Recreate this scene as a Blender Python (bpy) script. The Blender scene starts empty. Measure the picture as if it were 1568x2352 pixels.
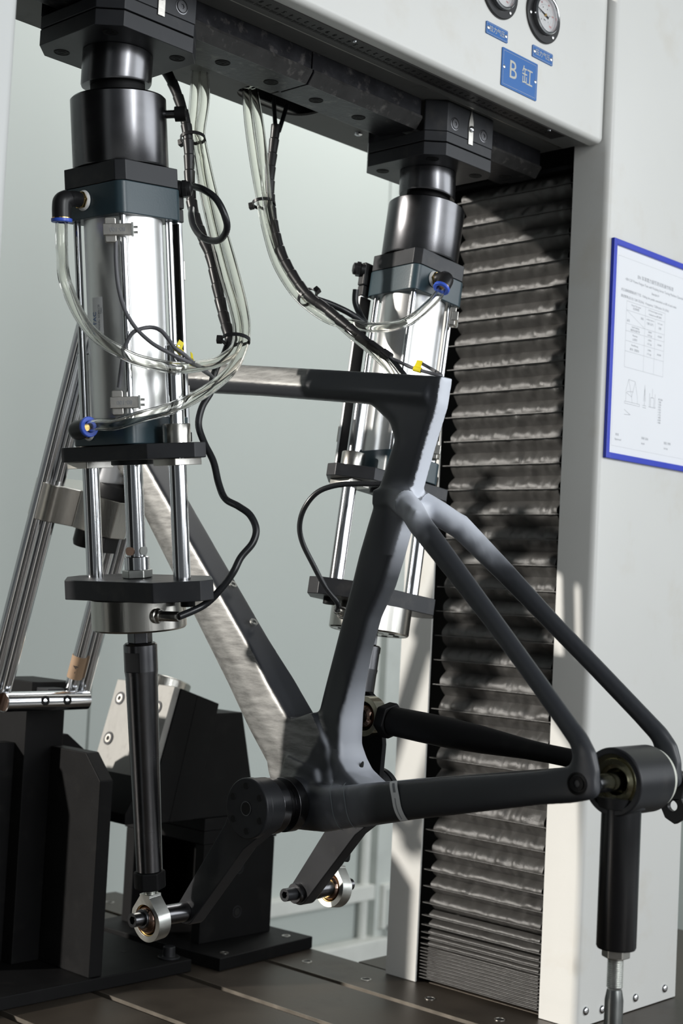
import bpy, bmesh, math, random
from mathutils import Vector, Matrix, noise
from mathutils.geometry import tessellate_polygon
random.seed(7)
R = math.radians
sc = bpy.context.scene
C = sc.collection

# ------------------------------------------------------------------ camera
cam_d = bpy.data.cameras.new('camera')
cam = bpy.data.objects.new('camera', cam_d); C.objects.link(cam)
rt = Vector((0.68581509, -0.72607491, 0.04972814)); up = Vector((-0.07412504, -0.00171443, 0.99724748)); fw = Vector((0.72399112, 0.68761347, 0.05499612))
cm = Matrix((rt, up, -fw)).transposed().to_4x4(); cm.translation = Vector((0, 0, 0.57776))
cam.matrix_world = cm
cam_d.sensor_fit = 'VERTICAL'; cam_d.sensor_height = 36; cam_d.sensor_width = 24
cam_d.lens = 3295 / 2352 * 36
cam_d.clip_start = 0.05
cam_d.dof.use_dof = True; cam_d.dof.focus_distance = 1.66; cam_d.dof.aperture_fstop = 7.0
sc.camera = cam

# ------------------------------------------------------------------ light
w = bpy.data.worlds.new('world'); sc.world = w; w.use_nodes = True
bg = w.node_tree.nodes['Background']; bg.inputs[0].default_value = (0.72, 0.78, 0.82, 1); bg.inputs[1].default_value = 0.11
def area(name, loc, target, sx, sy, power, col=(1, 1, 1)):
    l = bpy.data.lights.new(name, 'AREA'); l.shape = 'RECTANGLE'; l.size = sx; l.size_y = sy; l.energy = power; l.color = col
    o = bpy.data.objects.new(name, l); C.objects.link(o); o.location = loc
    o.rotation_euler = (Vector(target) - Vector(loc)).to_track_quat('-Z', 'Y').to_euler(); return o
sun_l = bpy.data.lights.new('sun', 'SUN'); sun_l.energy = 4.2; sun_l.angle = R(2.2); sun_l.color = (1.0, 0.95, 0.88)
sun = bpy.data.objects.new('sun', sun_l); C.objects.link(sun); sun.location = (-3, 4, 3)
sun.rotation_euler = Vector((1, -0.554, -0.37)).to_track_quat('-Z', 'Y').to_euler()
area('window_light_front', (0.9, -2.6, 1.7), (1.0, 1.5, 0.7), 3.4, 2.4, 48, (0.93, 0.97, 1.0))
area('window_light_right', (4.1, -2.5, 1.7), (1.9, 1.3, 0.6), 2.8, 2.4, 92, (0.93, 0.97, 1.0))
area('window_strip_light', (0.72, -2.55, 1.7), (0.95, 1.3, 1.0), 0.42, 2.2, 52, (0.97, 0.99, 1.0))
area('wall_wash_fill', (3.3, 2.4, 3.0), (3.0, 3.2, 0.3), 2.4, 0.6, 34, (1, 0.99, 0.96))  # added fill washing the back wall, no fixture behind it
sc.view_settings.view_transform = 'Standard'; sc.view_settings.look = 'None'
sc.view_settings.exposure = 0.0; sc.view_settings.gamma = 1.0; sc.view_settings.use_curve_mapping = False

# ------------------------------------------------------------------ materials
def mat(name, col, rough=.5, metal=0.0, var=.12, ns=14, rv=.08, bump=0.0, bs=120, stretch=(1, 1, 1), coat=0.0, dirt=None, spec=.5, trans=0.0, ior=1.45, aniso=0.0, scratch=0.0):
    m = bpy.data.materials.new(name); m.use_nodes = True; nt = m.node_tree; N = nt.nodes; L = nt.links
    b = N['Principled BSDF']
    tc = N.new('ShaderNodeTexCoord'); mp = N.new('ShaderNodeMapping'); mp.inputs['Scale'].default_value = stretch
    L.new(tc.outputs['Object'], mp.inputs[0])
    n1 = N.new('ShaderNodeTexNoise'); n1.inputs['Scale'].default_value = ns; n1.inputs['Detail'].default_value = 5; L.new(mp.outputs[0], n1.inputs[0])
    mx = N.new('ShaderNodeMix'); mx.data_type = 'RGBA'
    mx.inputs[6].default_value = (*[c * (1 - var) for c in col], 1); mx.inputs[7].default_value = (*[min(1, c * (1 + var)) for c in col], 1)
    L.new(n1.outputs[0], mx.inputs[0]); colo = mx.outputs[2]
    if dirt:
        dc, amt, ds = dirt
        n2 = N.new('ShaderNodeTexNoise'); n2.inputs['Scale'].default_value = ds; n2.inputs['Detail'].default_value = 6; n2.inputs['Roughness'].default_value = .6
        L.new(tc.outputs['Object'], n2.inputs[0])
        rp = N.new('ShaderNodeMapRange'); rp.inputs[1].default_value = .56; rp.inputs[2].default_value = .75; rp.inputs[3].default_value = 0; rp.inputs[4].default_value = amt
        L.new(n2.outputs[0], rp.inputs[0])
        m2 = N.new('ShaderNodeMix'); m2.data_type = 'RGBA'; m2.inputs[7].default_value = (*dc, 1)
        L.new(rp.outputs[0], m2.inputs[0]); L.new(colo, m2.inputs[6]); colo = m2.outputs[2]
    L.new(colo, b.inputs['Base Color'])
    mr = N.new('ShaderNodeMapRange'); mr.inputs[3].default_value = max(.02, rough - rv); mr.inputs[4].default_value = min(1, rough + rv)
    L.new(n1.outputs[0], mr.inputs[0]); L.new(mr.outputs[0], b.inputs['Roughness'])
    b.inputs['Metallic'].default_value = metal; b.inputs['Coat Weight'].default_value = coat; b.inputs['Coat Roughness'].default_value = .15
    b.inputs['Specular IOR Level'].default_value = spec; b.inputs['IOR'].default_value = ior
    b.inputs['Transmission Weight'].default_value = trans; b.inputs['Anisotropic'].default_value = aniso
    if bump or scratch:
        bp = N.new('ShaderNodeBump'); bp.inputs['Strength'].default_value = bump or scratch; bp.inputs['Distance'].default_value = .002
        n3 = N.new('ShaderNodeTexNoise'); n3.inputs['Scale'].default_value = bs; n3.inputs['Detail'].default_value = 4; L.new(mp.outputs[0], n3.inputs[0])
        L.new(n3.outputs[0], bp.inputs['Height']); L.new(bp.outputs[0], b.inputs['Normal'])
    return m
BLK = mat('blackened_steel', (.14, .14, .147), .26, 1.0, .25, 30, .05)
MBK = mat('matte_black_steel', (.0060, .0060, .0064), .55, .0, .3, 18, .08, dirt=((.02, .019, .018), .35, 26), bump=.05, bs=300, spec=.16)
MBS = mat('black_oxide_plate', (.025, .026, .029), .38, .3, .3, 22, .08, dirt=((.07, .065, .06), .4, 30), spec=.42)
UND = mat('grey_underside_paint', (.13, .13, .125), .5, .0, .1, 12, .05, dirt=((.05, .05, .045), .5, 30))
RDG = mat('worn_steel_edge', (.065, .063, .062), .32, .7, .45, 50, .1, dirt=((.30, .28, .26), .5, 80), bump=.1, bs=160)
RAIL = mat('worn_rail_steel', (.028, .028, .032), .34, .6, .5, 40, .1, dirt=((.22, .20, .19), .6, 60), bump=.12, bs=160)
TEAL = mat('teal_enamel', (.030, .052, .064), .33, .0, .1, 20, .05, spec=.55, bump=.04, bs=500)
ALU = mat('aluminium_tube', (.86, .86, .85), .37, 1.0, .04, 8, .04, stretch=(1, 1, .06))
PRF = mat('anodised_profile', (.72, .73, .74), .33, 1.0, .06, 20, .05)
CHR = mat('chromed_steel', (.70, .71, .73), .13, 1.0, .06, 30, .03, stretch=(1, 1, .1))
STL = mat('brushed_stainless', (.50, .485, .45), .24, 1.0, .18, 40, .06, stretch=(1, 1, .08), bump=.05, bs=300)
STM = mat('machined_steel', (.58, .56, .52), .34, 1.0, .15, 30, .1, bump=.06, bs=220)
ZNC = mat('zinc_plated', (.60, .61, .58), .36, 1.0, .2, 50, .08, bump=.06, bs=200)
BRZ = mat('bronzed_ball', (.36, .24, .19), .16, 1.0, .3, 60, .06)
BRS = mat('brass', (.62, .42, .16), .25, 1.0, .2, 60)
WHT = mat('white_paint', (.63, .63, .605), .38, .0, .03, 5, .05, dirt=((.52, .47, .38), .35, 9), coat=.1, bump=.03, bs=400)
WHF = mat('near_white_paint', (.60, .61, .60), .4, .0, .03, 5, .05)
RUB = mat('black_plastic', (.014, .014, .015), .36, .0, .2, 40, .08, spec=.5)
CBL = mat('black_cable_jacket', (.016, .017, .019), .28, .0, .2, 60, .05)
GRC = mat('grey_cable_jacket', (.13, .13, .14), .4, .0, .1, 60)
BLU = mat('blue_collar', (.05, .12, .62), .35, .0, .08, 30)
YEL = mat('yellow_tag', (.80, .66, .02), .45, .0, .1, 30)
TPW = mat('thread_tape', (.80, .80, .78), .6, .0, .1, 80, bump=.4, bs=200)
HOS = mat('clear_hose', (.985, .985, .945), .04, .0, .005, 20, .02, trans=1.0, ior=1.36)
FAB = mat('bellows_fabric', (.046, .0445, .042), .40, .0, .2, 60, .1, bump=.3, bs=900, spec=1.0)
DRK = mat('channel_dark', (.010, .010, .010), .6)
HOL = mat('hole_dark', (.004, .004, .004), .7)
CRB = mat('matte_carbon_paint', (.030, .0325, .038), .41, .0, .12, 10, .04, spec=.6, bump=.02, bs=300)
CRS = mat('sunlit_carbon', (.13, .13, .128), .38, .35, .4, 40, .1, stretch=(1, 1, 1), spec=.9, bump=.3, bs=140, dirt=((.30, .295, .285), .6, 34))
SIL = mat('bare_head_tube', (.55, .56, .58), .3, .6, .1, 30)
TBL = mat('oiled_table_steel', (.060, .049, .038), .42, .5, .55, 9, .12, dirt=((.020, .013, .009), .95, 8), bump=.06, bs=200)
TBE = mat('sunlit_slot_edge', (.36, .32, .27), .35, .8, .25, 40)
SGB = mat('blue_anodised_plate', (.022, .125, .38), .35, .1, .06, 20, .04)
SGT = mat('plate_lettering', (.48, .47, .42), .45, .2)
RVT = mat('rivet_metal', (.78, .78, .78), .25, .9)
GLS = mat('gauge_glass', (1, 1, 1), .03, .0, .0, 20, .01, trans=1.0, ior=1.3)
DIA = mat('dial_white', (.80, .80, .80), .5)
PRD = mat('print_red', (.55, .10, .10), .6)
PBK = mat('print_black', (.03, .03, .035), .6)
PGY = mat('print_grey', (.26, .27, .29), .7)
PBL = mat('print_blue', (.05, .16, .40), .6)
FRB = mat('blue_frame_plastic', (.030, .055, .50), .3, .0, .06, 20)
PAP = mat('paper', (.80, .81, .84), .6, .0, .02, 10)
WAL = mat('wall_panel_paint', (.53, .57, .545), .55, .0, .03, 1.5, .05)
WTR = mat('wall_trim_paint', (.62, .65, .62), .45)
FLO = mat('grey_floor', (.30, .31, .31), .5, .0, .08, 3)
TRK = mat('white_trunking', (.74, .75, .71), .45)
RUL = mat('ruler_strip', (.055, .052, .050), .4, .4, .2, 30)
TAN = mat('tan_tape', (.36, .24, .15), .6, .0, .1, 60)
STK = mat('sticker_white', (.88, .89, .90), .4)

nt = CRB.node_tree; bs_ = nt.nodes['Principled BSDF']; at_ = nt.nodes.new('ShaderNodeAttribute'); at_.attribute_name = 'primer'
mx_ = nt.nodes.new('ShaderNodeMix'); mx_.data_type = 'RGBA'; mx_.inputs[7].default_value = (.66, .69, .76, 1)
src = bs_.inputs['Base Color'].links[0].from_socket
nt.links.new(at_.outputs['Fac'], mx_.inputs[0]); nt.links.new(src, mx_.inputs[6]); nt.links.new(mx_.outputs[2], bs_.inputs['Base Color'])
a2_ = nt.nodes.new('ShaderNodeAttribute'); a2_.attribute_name = 'sunlit_grey'
n2_ = nt.nodes.new('ShaderNodeTexNoise'); n2_.inputs['Scale'].default_value = 46; n2_.inputs['Detail'].default_value = 8; n2_.inputs['Roughness'].default_value = .7
tc_ = nt.nodes.new('ShaderNodeTexCoord'); mp_ = nt.nodes.new('ShaderNodeMapping'); mp_.inputs['Rotation'].default_value = (R(-46), 0, 0); mp_.inputs['Scale'].default_value = (3.0, .5, 3.0)
nt.links.new(tc_.outputs['Object'], mp_.inputs[0]); nt.links.new(mp_.outputs[0], n2_.inputs[0])
rp_ = nt.nodes.new('ShaderNodeValToRGB'); rp_.color_ramp.elements[0].color = (.12, .119, .115, 1); rp_.color_ramp.elements[1].color = (.29, .29, .28, 1)  # grey streaks carry the sunlit tone of the tubes
rp_.color_ramp.elements[0].position = .32; rp_.color_ramp.elements[1].position = .62
nt.links.new(n2_.outputs[0], rp_.inputs[0])
m3_ = nt.nodes.new('ShaderNodeMix'); m3_.data_type = 'RGBA'
nt.links.new(a2_.outputs['Fac'], m3_.inputs[0]); nt.links.new(mx_.outputs[2], m3_.inputs[6]); nt.links.new(rp_.outputs[0], m3_.inputs[7]); nt.links.new(m3_.outputs[2], bs_.inputs['Base Color'])
ml_ = nt.nodes.new('ShaderNodeMath'); ml_.operation = 'MULTIPLY'; ml_.inputs[1].default_value = .45; nt.links.new(a2_.outputs['Fac'], ml_.inputs[0]); nt.links.new(ml_.outputs[0], bs_.inputs['Metallic'])
# ------------------------------------------------------------------ geometry helpers
class G:
    def __init__(s): s.v = []; s.f = []
    def add(s, vs, fs, M=None):
        o = len(s.v)
        s.v += [tuple(M @ Vector(p)) if M else tuple(p) for p in vs]
        s.f += [tuple(i + o for i in f) for f in fs]; return s
    def box(s, x0, x1, y0, y1, z0, z1, M=None):
        vs = [(x, y, z) for z in (z0, z1) for y in (y0, y1) for x in (x0, x1)]
        return s.add(vs, [(0, 2, 3, 1), (4, 5, 7, 6), (0, 1, 5, 4), (2, 6, 7, 3), (0, 4, 6, 2), (1, 3, 7, 5)], M)
    def cbox(s, c, d, M=None):
        return s.box(c[0] - d[0] / 2, c[0] + d[0] / 2, c[1] - d[1] / 2, c[1] + d[1] / 2, c[2] - d[2] / 2, c[2] + d[2] / 2, M)
    def rings(s, rs, caps=True, close=False, M=None):
        n = len(rs[0]); vs = [p for r in rs for p in r]; fs = []
        k = len(rs)
        for i in range(k if close else k - 1):
            j = (i + 1) % k
            for a in range(n):
                b = (a + 1) % n; fs.append((i * n + a, i * n + b, j * n + b, j * n + a))
        if caps and not close:
            fs.append(tuple(range(n))[::-1]); fs.append(tuple((k - 1) * n + i for i in range(n)))
        return s.add(vs, fs, M)
    def lathe(s, prof, n=40, M=None, close=False):
        rs = [[(max(r, 1e-5) * math.cos(2 * math.pi * a / n), max(r, 1e-5) * math.sin(2 * math.pi * a / n), h) for a in range(n)] for r, h in prof]
        return s.rings(rs, True, close, M)
    def cyl(s, p0, p1, r0, r1=None, n=28):
        r1 = r0 if r1 is None else r1
        return s.lathe([(r0, 0), (r1, (Vector(p1) - Vector(p0)).length)], n, AX(p0, p1))
    def prism(s, outer, z0, z1, holes=(), M=None):
        loops = [list(outer)] + [list(h) for h in holes]
        pts = [p for l in loops for p in l]; n = len(pts)
        tris = tessellate_polygon([[Vector((x, y, 0)) for x, y in l] for l in loops]) if holes else None
        vs = [(x, y, z0) for x, y in pts] + [(x, y, z1) for x, y in pts]; fs = []
        if tris:
            for t in tris: fs.append(tuple(t)); fs.append(tuple(i + n for i in reversed(t)))
        else:
            fs.append(tuple(range(n))[::-1]); fs.append(tuple(i + n for i in range(n)))
        o = 0
        for l in loops:
            k = len(l)
            for i in range(k):
                j = (i + 1) % k; fs.append((o + i, o + j, o + j + n, o + i + n))
            o += k
        return s.add(vs, fs, M)
    def sweep(s, path, rad, n=14, caps=True, inner=None):
        P = [Vector(p) for p in path]; T = []
        for i in range(len(P)):
            T.append((P[min(i + 1, len(P) - 1)] - P[max(i - 1, 0)]).normalized())
        a = Vector((0, 0, 1)) if abs(T[0].z) < .9 else Vector((1, 0, 0))
        u = T[0].cross(a).normalized(); fr = []
        for i, t in enumerate(T):
            u = (u - t * u.dot(t)).normalized(); fr.append((u.copy(), t.cross(u).normalized()))
        def ring(i, r): return [tuple(P[i] + fr[i][0] * (r * math.cos(2 * math.pi * k / n)) + fr[i][1] * (r * math.sin(2 * math.pi * k / n))) for k in range(n)]
        rr = rad if callable(rad) else (lambda i: rad)
        rs = [ring(i, rr(i)) for i in range(len(P))]
        if inner:
            rs += [ring(i, inner) for i in reversed(range(len(P)))]
            return s.rings(rs, close=True)
        return s.rings(rs, caps)
def AX(p0, p1, roll=0):
    z = (Vector(p1) - Vector(p0)).normalized(); M = z.to_track_quat('Z', 'Y').to_matrix().to_4x4() @ Matrix.Rotation(roll, 4, 'Z'); M.translation = Vector(p0); return M
def spline(pts, k=8):
    P = [Vector(p) for p in pts]; out = []
    for i in range(len(P) - 1):
        a, b, c, d = P[max(i - 1, 0)], P[i], P[i + 1], P[min(i + 2, len(P) - 1)]
        for j in range(k):
            t = j / k; out.append(.5 * ((2 * b) + (c - a) * t + (2 * a - 5 * b + 4 * c - d) * t * t + (3 * b - a - 3 * c + d) * t ** 3))
    out.append(P[-1]); return out
def obj(name, g, m, parent=None, bevel=0, ang=35, seg=2, label=None, flat=False):
    me = bpy.data.meshes.new(name); me.from_pydata(g.v, [], g.f)
    bm = bmesh.new(); bm.from_mesh(me); bmesh.ops.recalc_face_normals(bm, faces=bm.faces); bm.to_mesh(me); bm.free()
    if not flat:
        me.shade_smooth(); me.set_sharp_from_angle(angle=R(ang))
    me.materials.append(m)
    o = bpy.data.objects.new(name, me); C.objects.link(o)
    if parent: o.parent = parent
    if bevel:
        b = o.modifiers.new('bevel', 'BEVEL'); b.width = bevel; b.segments = seg; b.limit_method = 'ANGLE'; b.angle_limit = R(28); b.harden_normals = True
    if label: o['label'] = label
    return o
def thing(name, label, cat, M=None, group=None, loc=None):
    o = bpy.data.objects.new(name, None); C.objects.link(o); o.empty_display_size = .02
    if M is not None: o.matrix_world = M
    if loc: o.location = loc
    o['label'] = label; o['category'] = cat
    if group: o['group'] = group
    return o
def tag(o, label, cat, group=None):
    o['label'] = label; o['category'] = cat
    if group: o['group'] = group
    return o
def struct(name, g, m, bevel=0):
    o = obj(name, g, m, None, bevel); o['kind'] = 'structure'; return o
def hexp(r, rot=0): return [(r * math.cos(rot + k * math.pi / 3), r * math.sin(rot + k * math.pi / 3)) for k in range(6)]
def circ(r, n=20, cx=0, cy=0): return [(cx + r * math.cos(2 * math.pi * k / n), cy + r * math.sin(2 * math.pi * k / n)) for k in range(n)]
def octa(hx, hy, c): return [(-hx + c, -hy), (hx - c, -hy), (hx, -hy + c), (hx, hy - c), (hx - c, hy), (-hx + c, hy), (-hx, hy - c), (-hx, -hy + c)]
def rrect(x0, x1, y0, y1, r, n=4):
    o = []
    for cx, cy, a in ((x1 - r, y1 - r, 0), (x0 + r, y1 - r, 90), (x0 + r, y0 + r, 180), (x1 - r, y0 + r, 270)):
        for k in range(n + 1): o.append((cx + r * math.cos(R(a + 90 * k / n)), cy + r * math.sin(R(a + 90 * k / n))))
    return o
def text_geo(body, size, align='CENTER', ext=.00012, sx=1.0, rot=0, off=(0, 0)):
    cu = bpy.data.curves.new('t', 'FONT'); cu.body = body; cu.size = size; cu.align_x = align; cu.align_y = 'CENTER'; cu.extrude = ext; cu.resolution_u = 3
    to = bpy.data.objects.new('t', cu); C.objects.link(to); bpy.context.view_layer.update()
    me = bpy.data.meshes.new_from_object(to.evaluated_get(bpy.context.evaluated_depsgraph_get()))
    c, s = math.cos(R(rot)), math.sin(R(rot))
    vs = []
    for v in me.vertices:
        x, y = v.co.x * sx, v.co.y
        vs.append((x * c - y * s + off[0], x * s + y * c + off[1], v.co.z))
    fs = [tuple(p.vertices) for p in me.polygons]
    bpy.data.objects.remove(to); bpy.data.curves.remove(cu); bpy.data.meshes.remove(me)
    return vs, fs
# frame of a surface facing -Y (text reads along +X, up +Z): local (a, b, c) -> world
def faceY(x, y, z): 
    M = Matrix(((1, 0, 0), (0, 0, -1), (0, 1, 0))).to_4x4(); M.translation = Vector((x, y, z)); return M
def socket_screw(parent, pos, direc, r=.006, h=.004, name='socket_screw', m=None, inner=.5):
    # round head with a real hexagonal recess, facing direc
    M = AX(pos, Vector(pos) + Vector(direc)); g = G()
    g.prism(circ(r, 22), -.001, h, [hexp(r * inner)[::-1]], M); g.prism(hexp(r * inner), -.001, h * .25, M=M)
    o = obj(name, g, m or BLK, parent); return o
def counterbore(parent, pos, direc, r, name='counterbore', m=None):
    M = AX(pos, Vector(pos) + Vector(direc)); g = G()
    g.lathe([(r * 1.08, -.0002), (r * 1.08, .0004), (r * .96, .0006), (r * .93, .0001)], 26, M, close=True)
    o = obj(name, g, m or MBK, parent)
    d = G().lathe([(r * .95, -.0004), (r * .95, .0002)], 24, M); q = obj('recess', d, HOL, o)
    s = G().prism(circ(r * .52, 18), -.0003, .0005, [hexp(r * .30)[::-1]], M); obj('screw_head', s, MBK, o)
    return o

# ------------------------------------------------------------------ setting
struct('floor', G().box(-4, 6.2, -4, 4.2, -.9, -.85), FLO)
wb = struct('wall_back', G().box(-.9, 5.2, 3.34, 3.44, -.85, 2.9), WAL)
xs = [-.9, .15, 1.32, 2.483, 3.64, 4.8, 5.2]
for i in range(6):
    p = obj('wall_panel', G().box(xs[i] + .003, xs[i + 1] - .003, 3.30, 3.342, -.85, 2.9), WAL, wb, .002)
struct('wall_right', G().box(5.2, 5.3, .2, 3.44, -.85, 2.9), WAL)
struct('trim_1', G().box(3.70, 3.80, 3.265, 3.302, -.85, 2.9), WTR, .004)
def bw(x0, x1, z0, z1, d=.05): return G().box(x0, x1, 3.30 - d, 3.2995, z0, z1)
t = obj('cable_trunking', bw(1.6, 3.68, -.455, -.405), TRK, None, .004); tag(t, 'upper white cable trunking running along the wall behind the table', 'trunking')
t = obj('cable_trunking', bw(1.6, 3.74, -.66, -.585, .07), TRK, None, .006); tag(t, 'lower and thicker white trunking near the bottom of the back wall', 'trunking')
t = obj('conduit', G().cyl((3.655, 3.28, -.84), (3.655, 3.28, .9), .016), TRK); tag(t, 'thin white vertical conduit crossing both trunkings on the back wall', 'conduit')
t = thing('socket_box', 'white wall socket box beside the vertical conduit', 'socket')
obj('housing', bw(3.72, 3.86, -.56, -.41, .055), TRK, t, .005)
obj('cover_plate', bw(3.735, 3.845, -.545, -.425, .062), WTR, t, .003)
t = obj('power_cord', G().sweep(spline([(3.745, 3.24, -.55), (3.77, 3.22, -.62), (3.79, 3.2, -.74), (3.80, 3.18, -.848)]), .008), CBL); tag(t, 'dark cord hanging from the wall socket down to the floor', 'cord')

# ------------------------------------------------------------------ T-slot table
tb = thing('slotted_table', 'oily brown steel test table with parallel slots under the whole rig', 'table', loc=(1, 1.2, -.85))
def tobj(name, g, m, **k):
    g.v = [(x - 1, y - 1.2, z + .85) for x, y, z in g.v]; return obj(name, g, m, tb, **k)
tobj('table_bed', G().box(-.4, 1.70, .1, 2.14, -.12, -.030), TBL)
tobj('leg', G().box(-.3, -.1, .2, .4, -.85, -.12), MBK); tobj('leg', G().box(1.4, 1.6, .2, .4, -.85, -.12), MBK)
tobj('leg', G().box(-.3, -.1, 1.8, 2.0, -.85, -.12), MBK); tobj('leg', G().box(1.4, 1.6, 1.8, 2.0, -.85, -.12), MBK)
edges = [(-.4, -.147), (-.133, .009), (.023, .165), (.179, .321), (.335, .477), (.491, .633), (.647, .789), (.803, .945), (.959, 1.105), (1.119, 1.2630), (1.2755, 1.4180), (1.4305, 1.5785), (1.5910, 1.695)]
for a, b in edges:
    pk_ = tobj('table_plank', G().box(a, b, .1, 2.14, -.0299, 0), TBL, bevel=.0006, seg=1)
    obj('sunlit_edge', G().box(a - 1 - .0003, a - 1 + .0005, -1.1, .94, .85 - .009, .85 + .0002), TBE, pk_)  # added pale strip, paints the sun catching the slot wall
tobj('side_bed', G().box(1.7005, 2.35, .7, 1.53, -.12, -.0006), TBL, bevel=.001)
for k in range(15):
    y = 1.202 + .1247 * (k - 4)
    g = G().lathe([(.0078, -.0002), (.0078, .0006), (.0066, .0008), (.0062, .0002)], 24, Matrix.Translation((1.632, y, 0)), close=True)
    h = tobj('threaded_hole', g, STM); d = G().lathe([(.0063, -.0002), (.0063, .0003)], 22, Matrix.Translation((.632, y - 1.2, .85))); obj('bore', d, HOL, h)

# ------------------------------------------------------------------ machine columns
def column(x_in, s, label, near=False):
    # x_in: plane of the slotted face, s=+1 body extends to +x
    t = thing('machine_column', label, 'column', loc=(x_in + s * .13, 1.28, 0))
    def o(name, g, m, **k):
        g.v = [(x - (x_in + s * .13), y - 1.28, z) for x, y, z in g.v]; return obj(name, g, m, t, **k)
    W = .2605; T = .003
    def arc(cx, cy, r, a0, a1, n=6): return [(cx + r * math.cos(R(a0 + (a1 - a0) * k / n)), cy + r * math.sin(R(a0 + (a1 - a0) * k / n))) for k in range(n + 1)]
    r = .011
    prof = [(0, 1.1715)] + arc(r, 1.110 + r, r, 180, 270) + [(W, 1.110)]
    inn = [(W, 1.110 + T)] + arc(r, 1.110 + r, r - T, 270, 180)[0:] + [(T, 1.1715)]
    ff = [(x_in + s * x, y) for x, y in prof + inn]
    o('front_panel', G().prism(ff, 0.0008, 1.75), WHT if not near else WHF)
    rf = [(x_in, 1.3965), (x_in + s * T, 1.3965), (x_in + s * T, 1.452), (x_in + s * W, 1.452), (x_in + s * W, 1.455), (x_in, 1.455)]
    o('rear_panel', G().prism(rf, 0.0008, 1.75), WHT)
    o('side_panel', G().box(*sorted((x_in + s * (W - .003), x_in + s * (W - .0002))), 1.1132, 1.4518, .0008, 1.75), WHT)
    o('inner_channel', G().box(*sorted((x_in + s * .055, x_in + s * .06)), 1.1132, 1.4518, .0008, 1.75), DRK)
    return t, o
ct, co = column(1.6804, 1, 'white painted machine column on the right with black bellows in its slot')
cl, clo = column(.712, -1, 'blurred white machine column cropped by the left edge of the picture', True)
for x, z in ((1.702, .017), (1.829, .0135), (1.909, .0135), (1.743, .012)):
    g = G().lathe([(.0062, 0), (.0060, .0015), (.0045, .0032), (.002, .0040), (0, .0041)], 22, AX((x, 1.110, z + .004), (x, 1.0, z + .004)))
    co('button_screw', g, CHR)
# bellows: each fold is its own part
def fold(z0, h, depth=.020, amp=1.0, y0=1.182, y1=1.383):
    g = G(); NY = 60; NZ = 10; xs_, vs = [], []
    xp = 1.6905
    for j in range(NZ + 1):
        t = j / NZ; zz = z0 + h * t
        # valley at t=0 and 1, peak at .38
        pk = .45
        d = (t / pk) ** .85 if t < pk else 1 - ((t - pk) / (1 - pk)) ** 1.7
        for i in range(NY + 1):
            u = i / NY; y = y0 + (y1 - y0) * u
            nz = noise.noise(Vector((y * 75, zz * 30, 3.1))) + .6 * noise.noise(Vector((y * 150, zz * 70, 9.7)))
            puff = math.sin(math.pi * (t / pk if t < pk else (t - pk) / (1 - pk))) * (.75 if t < pk else 1)
            x = xp + depth * (1 - d) - amp * .0018 * puff * (1.2 + nz * 2.8)
            vs.append((x, y, zz + (noise.noise(Vector((y * 20, zz * 10, 1))) * .0012 if 0 < j < NZ else 0)))
    n = NY + 1
    fs = [(j * n + i, j * n + i + 1, (j + 1) * n + i + 1, (j + 1) * n + i) for j in range(NZ) for i in range(NY)]
    g.add(vs, fs)
    zpk = z0 + h * .45
    g.box(xp - .0045, xp + .004, 1.173, 1.394, zpk - .0005, zpk + .0005)
    return g
z = .006; k = 0
while z < 1.20:
    if z < .05: h = .0048
    elif z < .075: h = .0085
    elif z < .105: h = .014
    elif z < .165: h = .0245
    elif z < .24: h = .0315
    else: h = .0368
    dp = min(.0135, h * .65)
    co('bellows_fold', fold(z, h, dp, min(1, h / .03)), FAB, ang=70)
    z += h
co('bellows_top_plate', G().box(1.684, 1.735, 1.173, 1.394, z, z + .006), MBK)

# ------------------------------------------------------------------ crossbeam
XL, XR = .714, 1.6775
bt = thing('crossbeam', 'white crossbeam with dark underside spanning the two columns at the top', 'beam', loc=(1.2, 1.28, 1.2258))
def bo(name, g, m, par=None, **k):
    g.v = [(x - 1.2, y - 1.28, z - 1.2258) for x, y, z in g.v]; return obj(name, g, m, par or bt, **k)
def extr(poly_yz, x0, x1):  # polygon given as (y, z) extruded in x
    M = Matrix(((0, 0, 1), (1, 0, 0), (0, 1, 0))).to_4x4(); return G().prism(poly_yz, x0, x1, M=M)
a8 = [(1.132 - .008 * math.sin(R(90 * k / 6)), 1.2338 - .008 * math.cos(R(90 * k / 6))) for k in range(7)]
housing = a8 + [(1.124, 1.436), (1.13, 1.440), (1.40, 1.440), (1.40, 1.437), (1.127, 1.437), (1.127, 1.232), (1.133, 1.2285), (1.1445, 1.2285), (1.1445, 1.2258)]
bo('front_cover', extr(housing[::-1], XL, XR), WHT)
bo('underside_channel', extr([(1.1447, 1.2258), (1.182, 1.2258), (1.182, 1.246), (1.179, 1.246), (1.179, 1.2288), (1.1447, 1.2288)], XL, XR - .01), UND)
bo('lip', extr([(1.1822, 1.2258), (1.1842, 1.2258), (1.1842, 1.234), (1.1822, 1.234)], XL, XR - .012), STM)
rl = bo('ruler', extr([(1.1455, 1.2246), (1.170, 1.2246), (1.170, 1.2257), (1.1455, 1.2257)], .75, 1.62), RUL)
bo('recess_plate', G().box(XL, XR, 1.1843, 1.306, 1.2300, 1.236), UND)
hs = []
for cx0, cx1 in ((1.225, 1.352), (1.010, 1.128)):
    hs.append([(p[0], p[1]) for p in rrect(cx0, cx1, 1.335, 1.408, .030, 6)][::-1])
bo('rear_plate', G().prism([(XL, 1.3062), (XR, 1.3062), (XR, 1.4295), (XL, 1.4295)], 1.2258, 1.2288, hs), UND)
bo('inner_box', G().box(XL, XR, 1.40, 1.4295, 1.229, 1.437), WHT)
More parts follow.
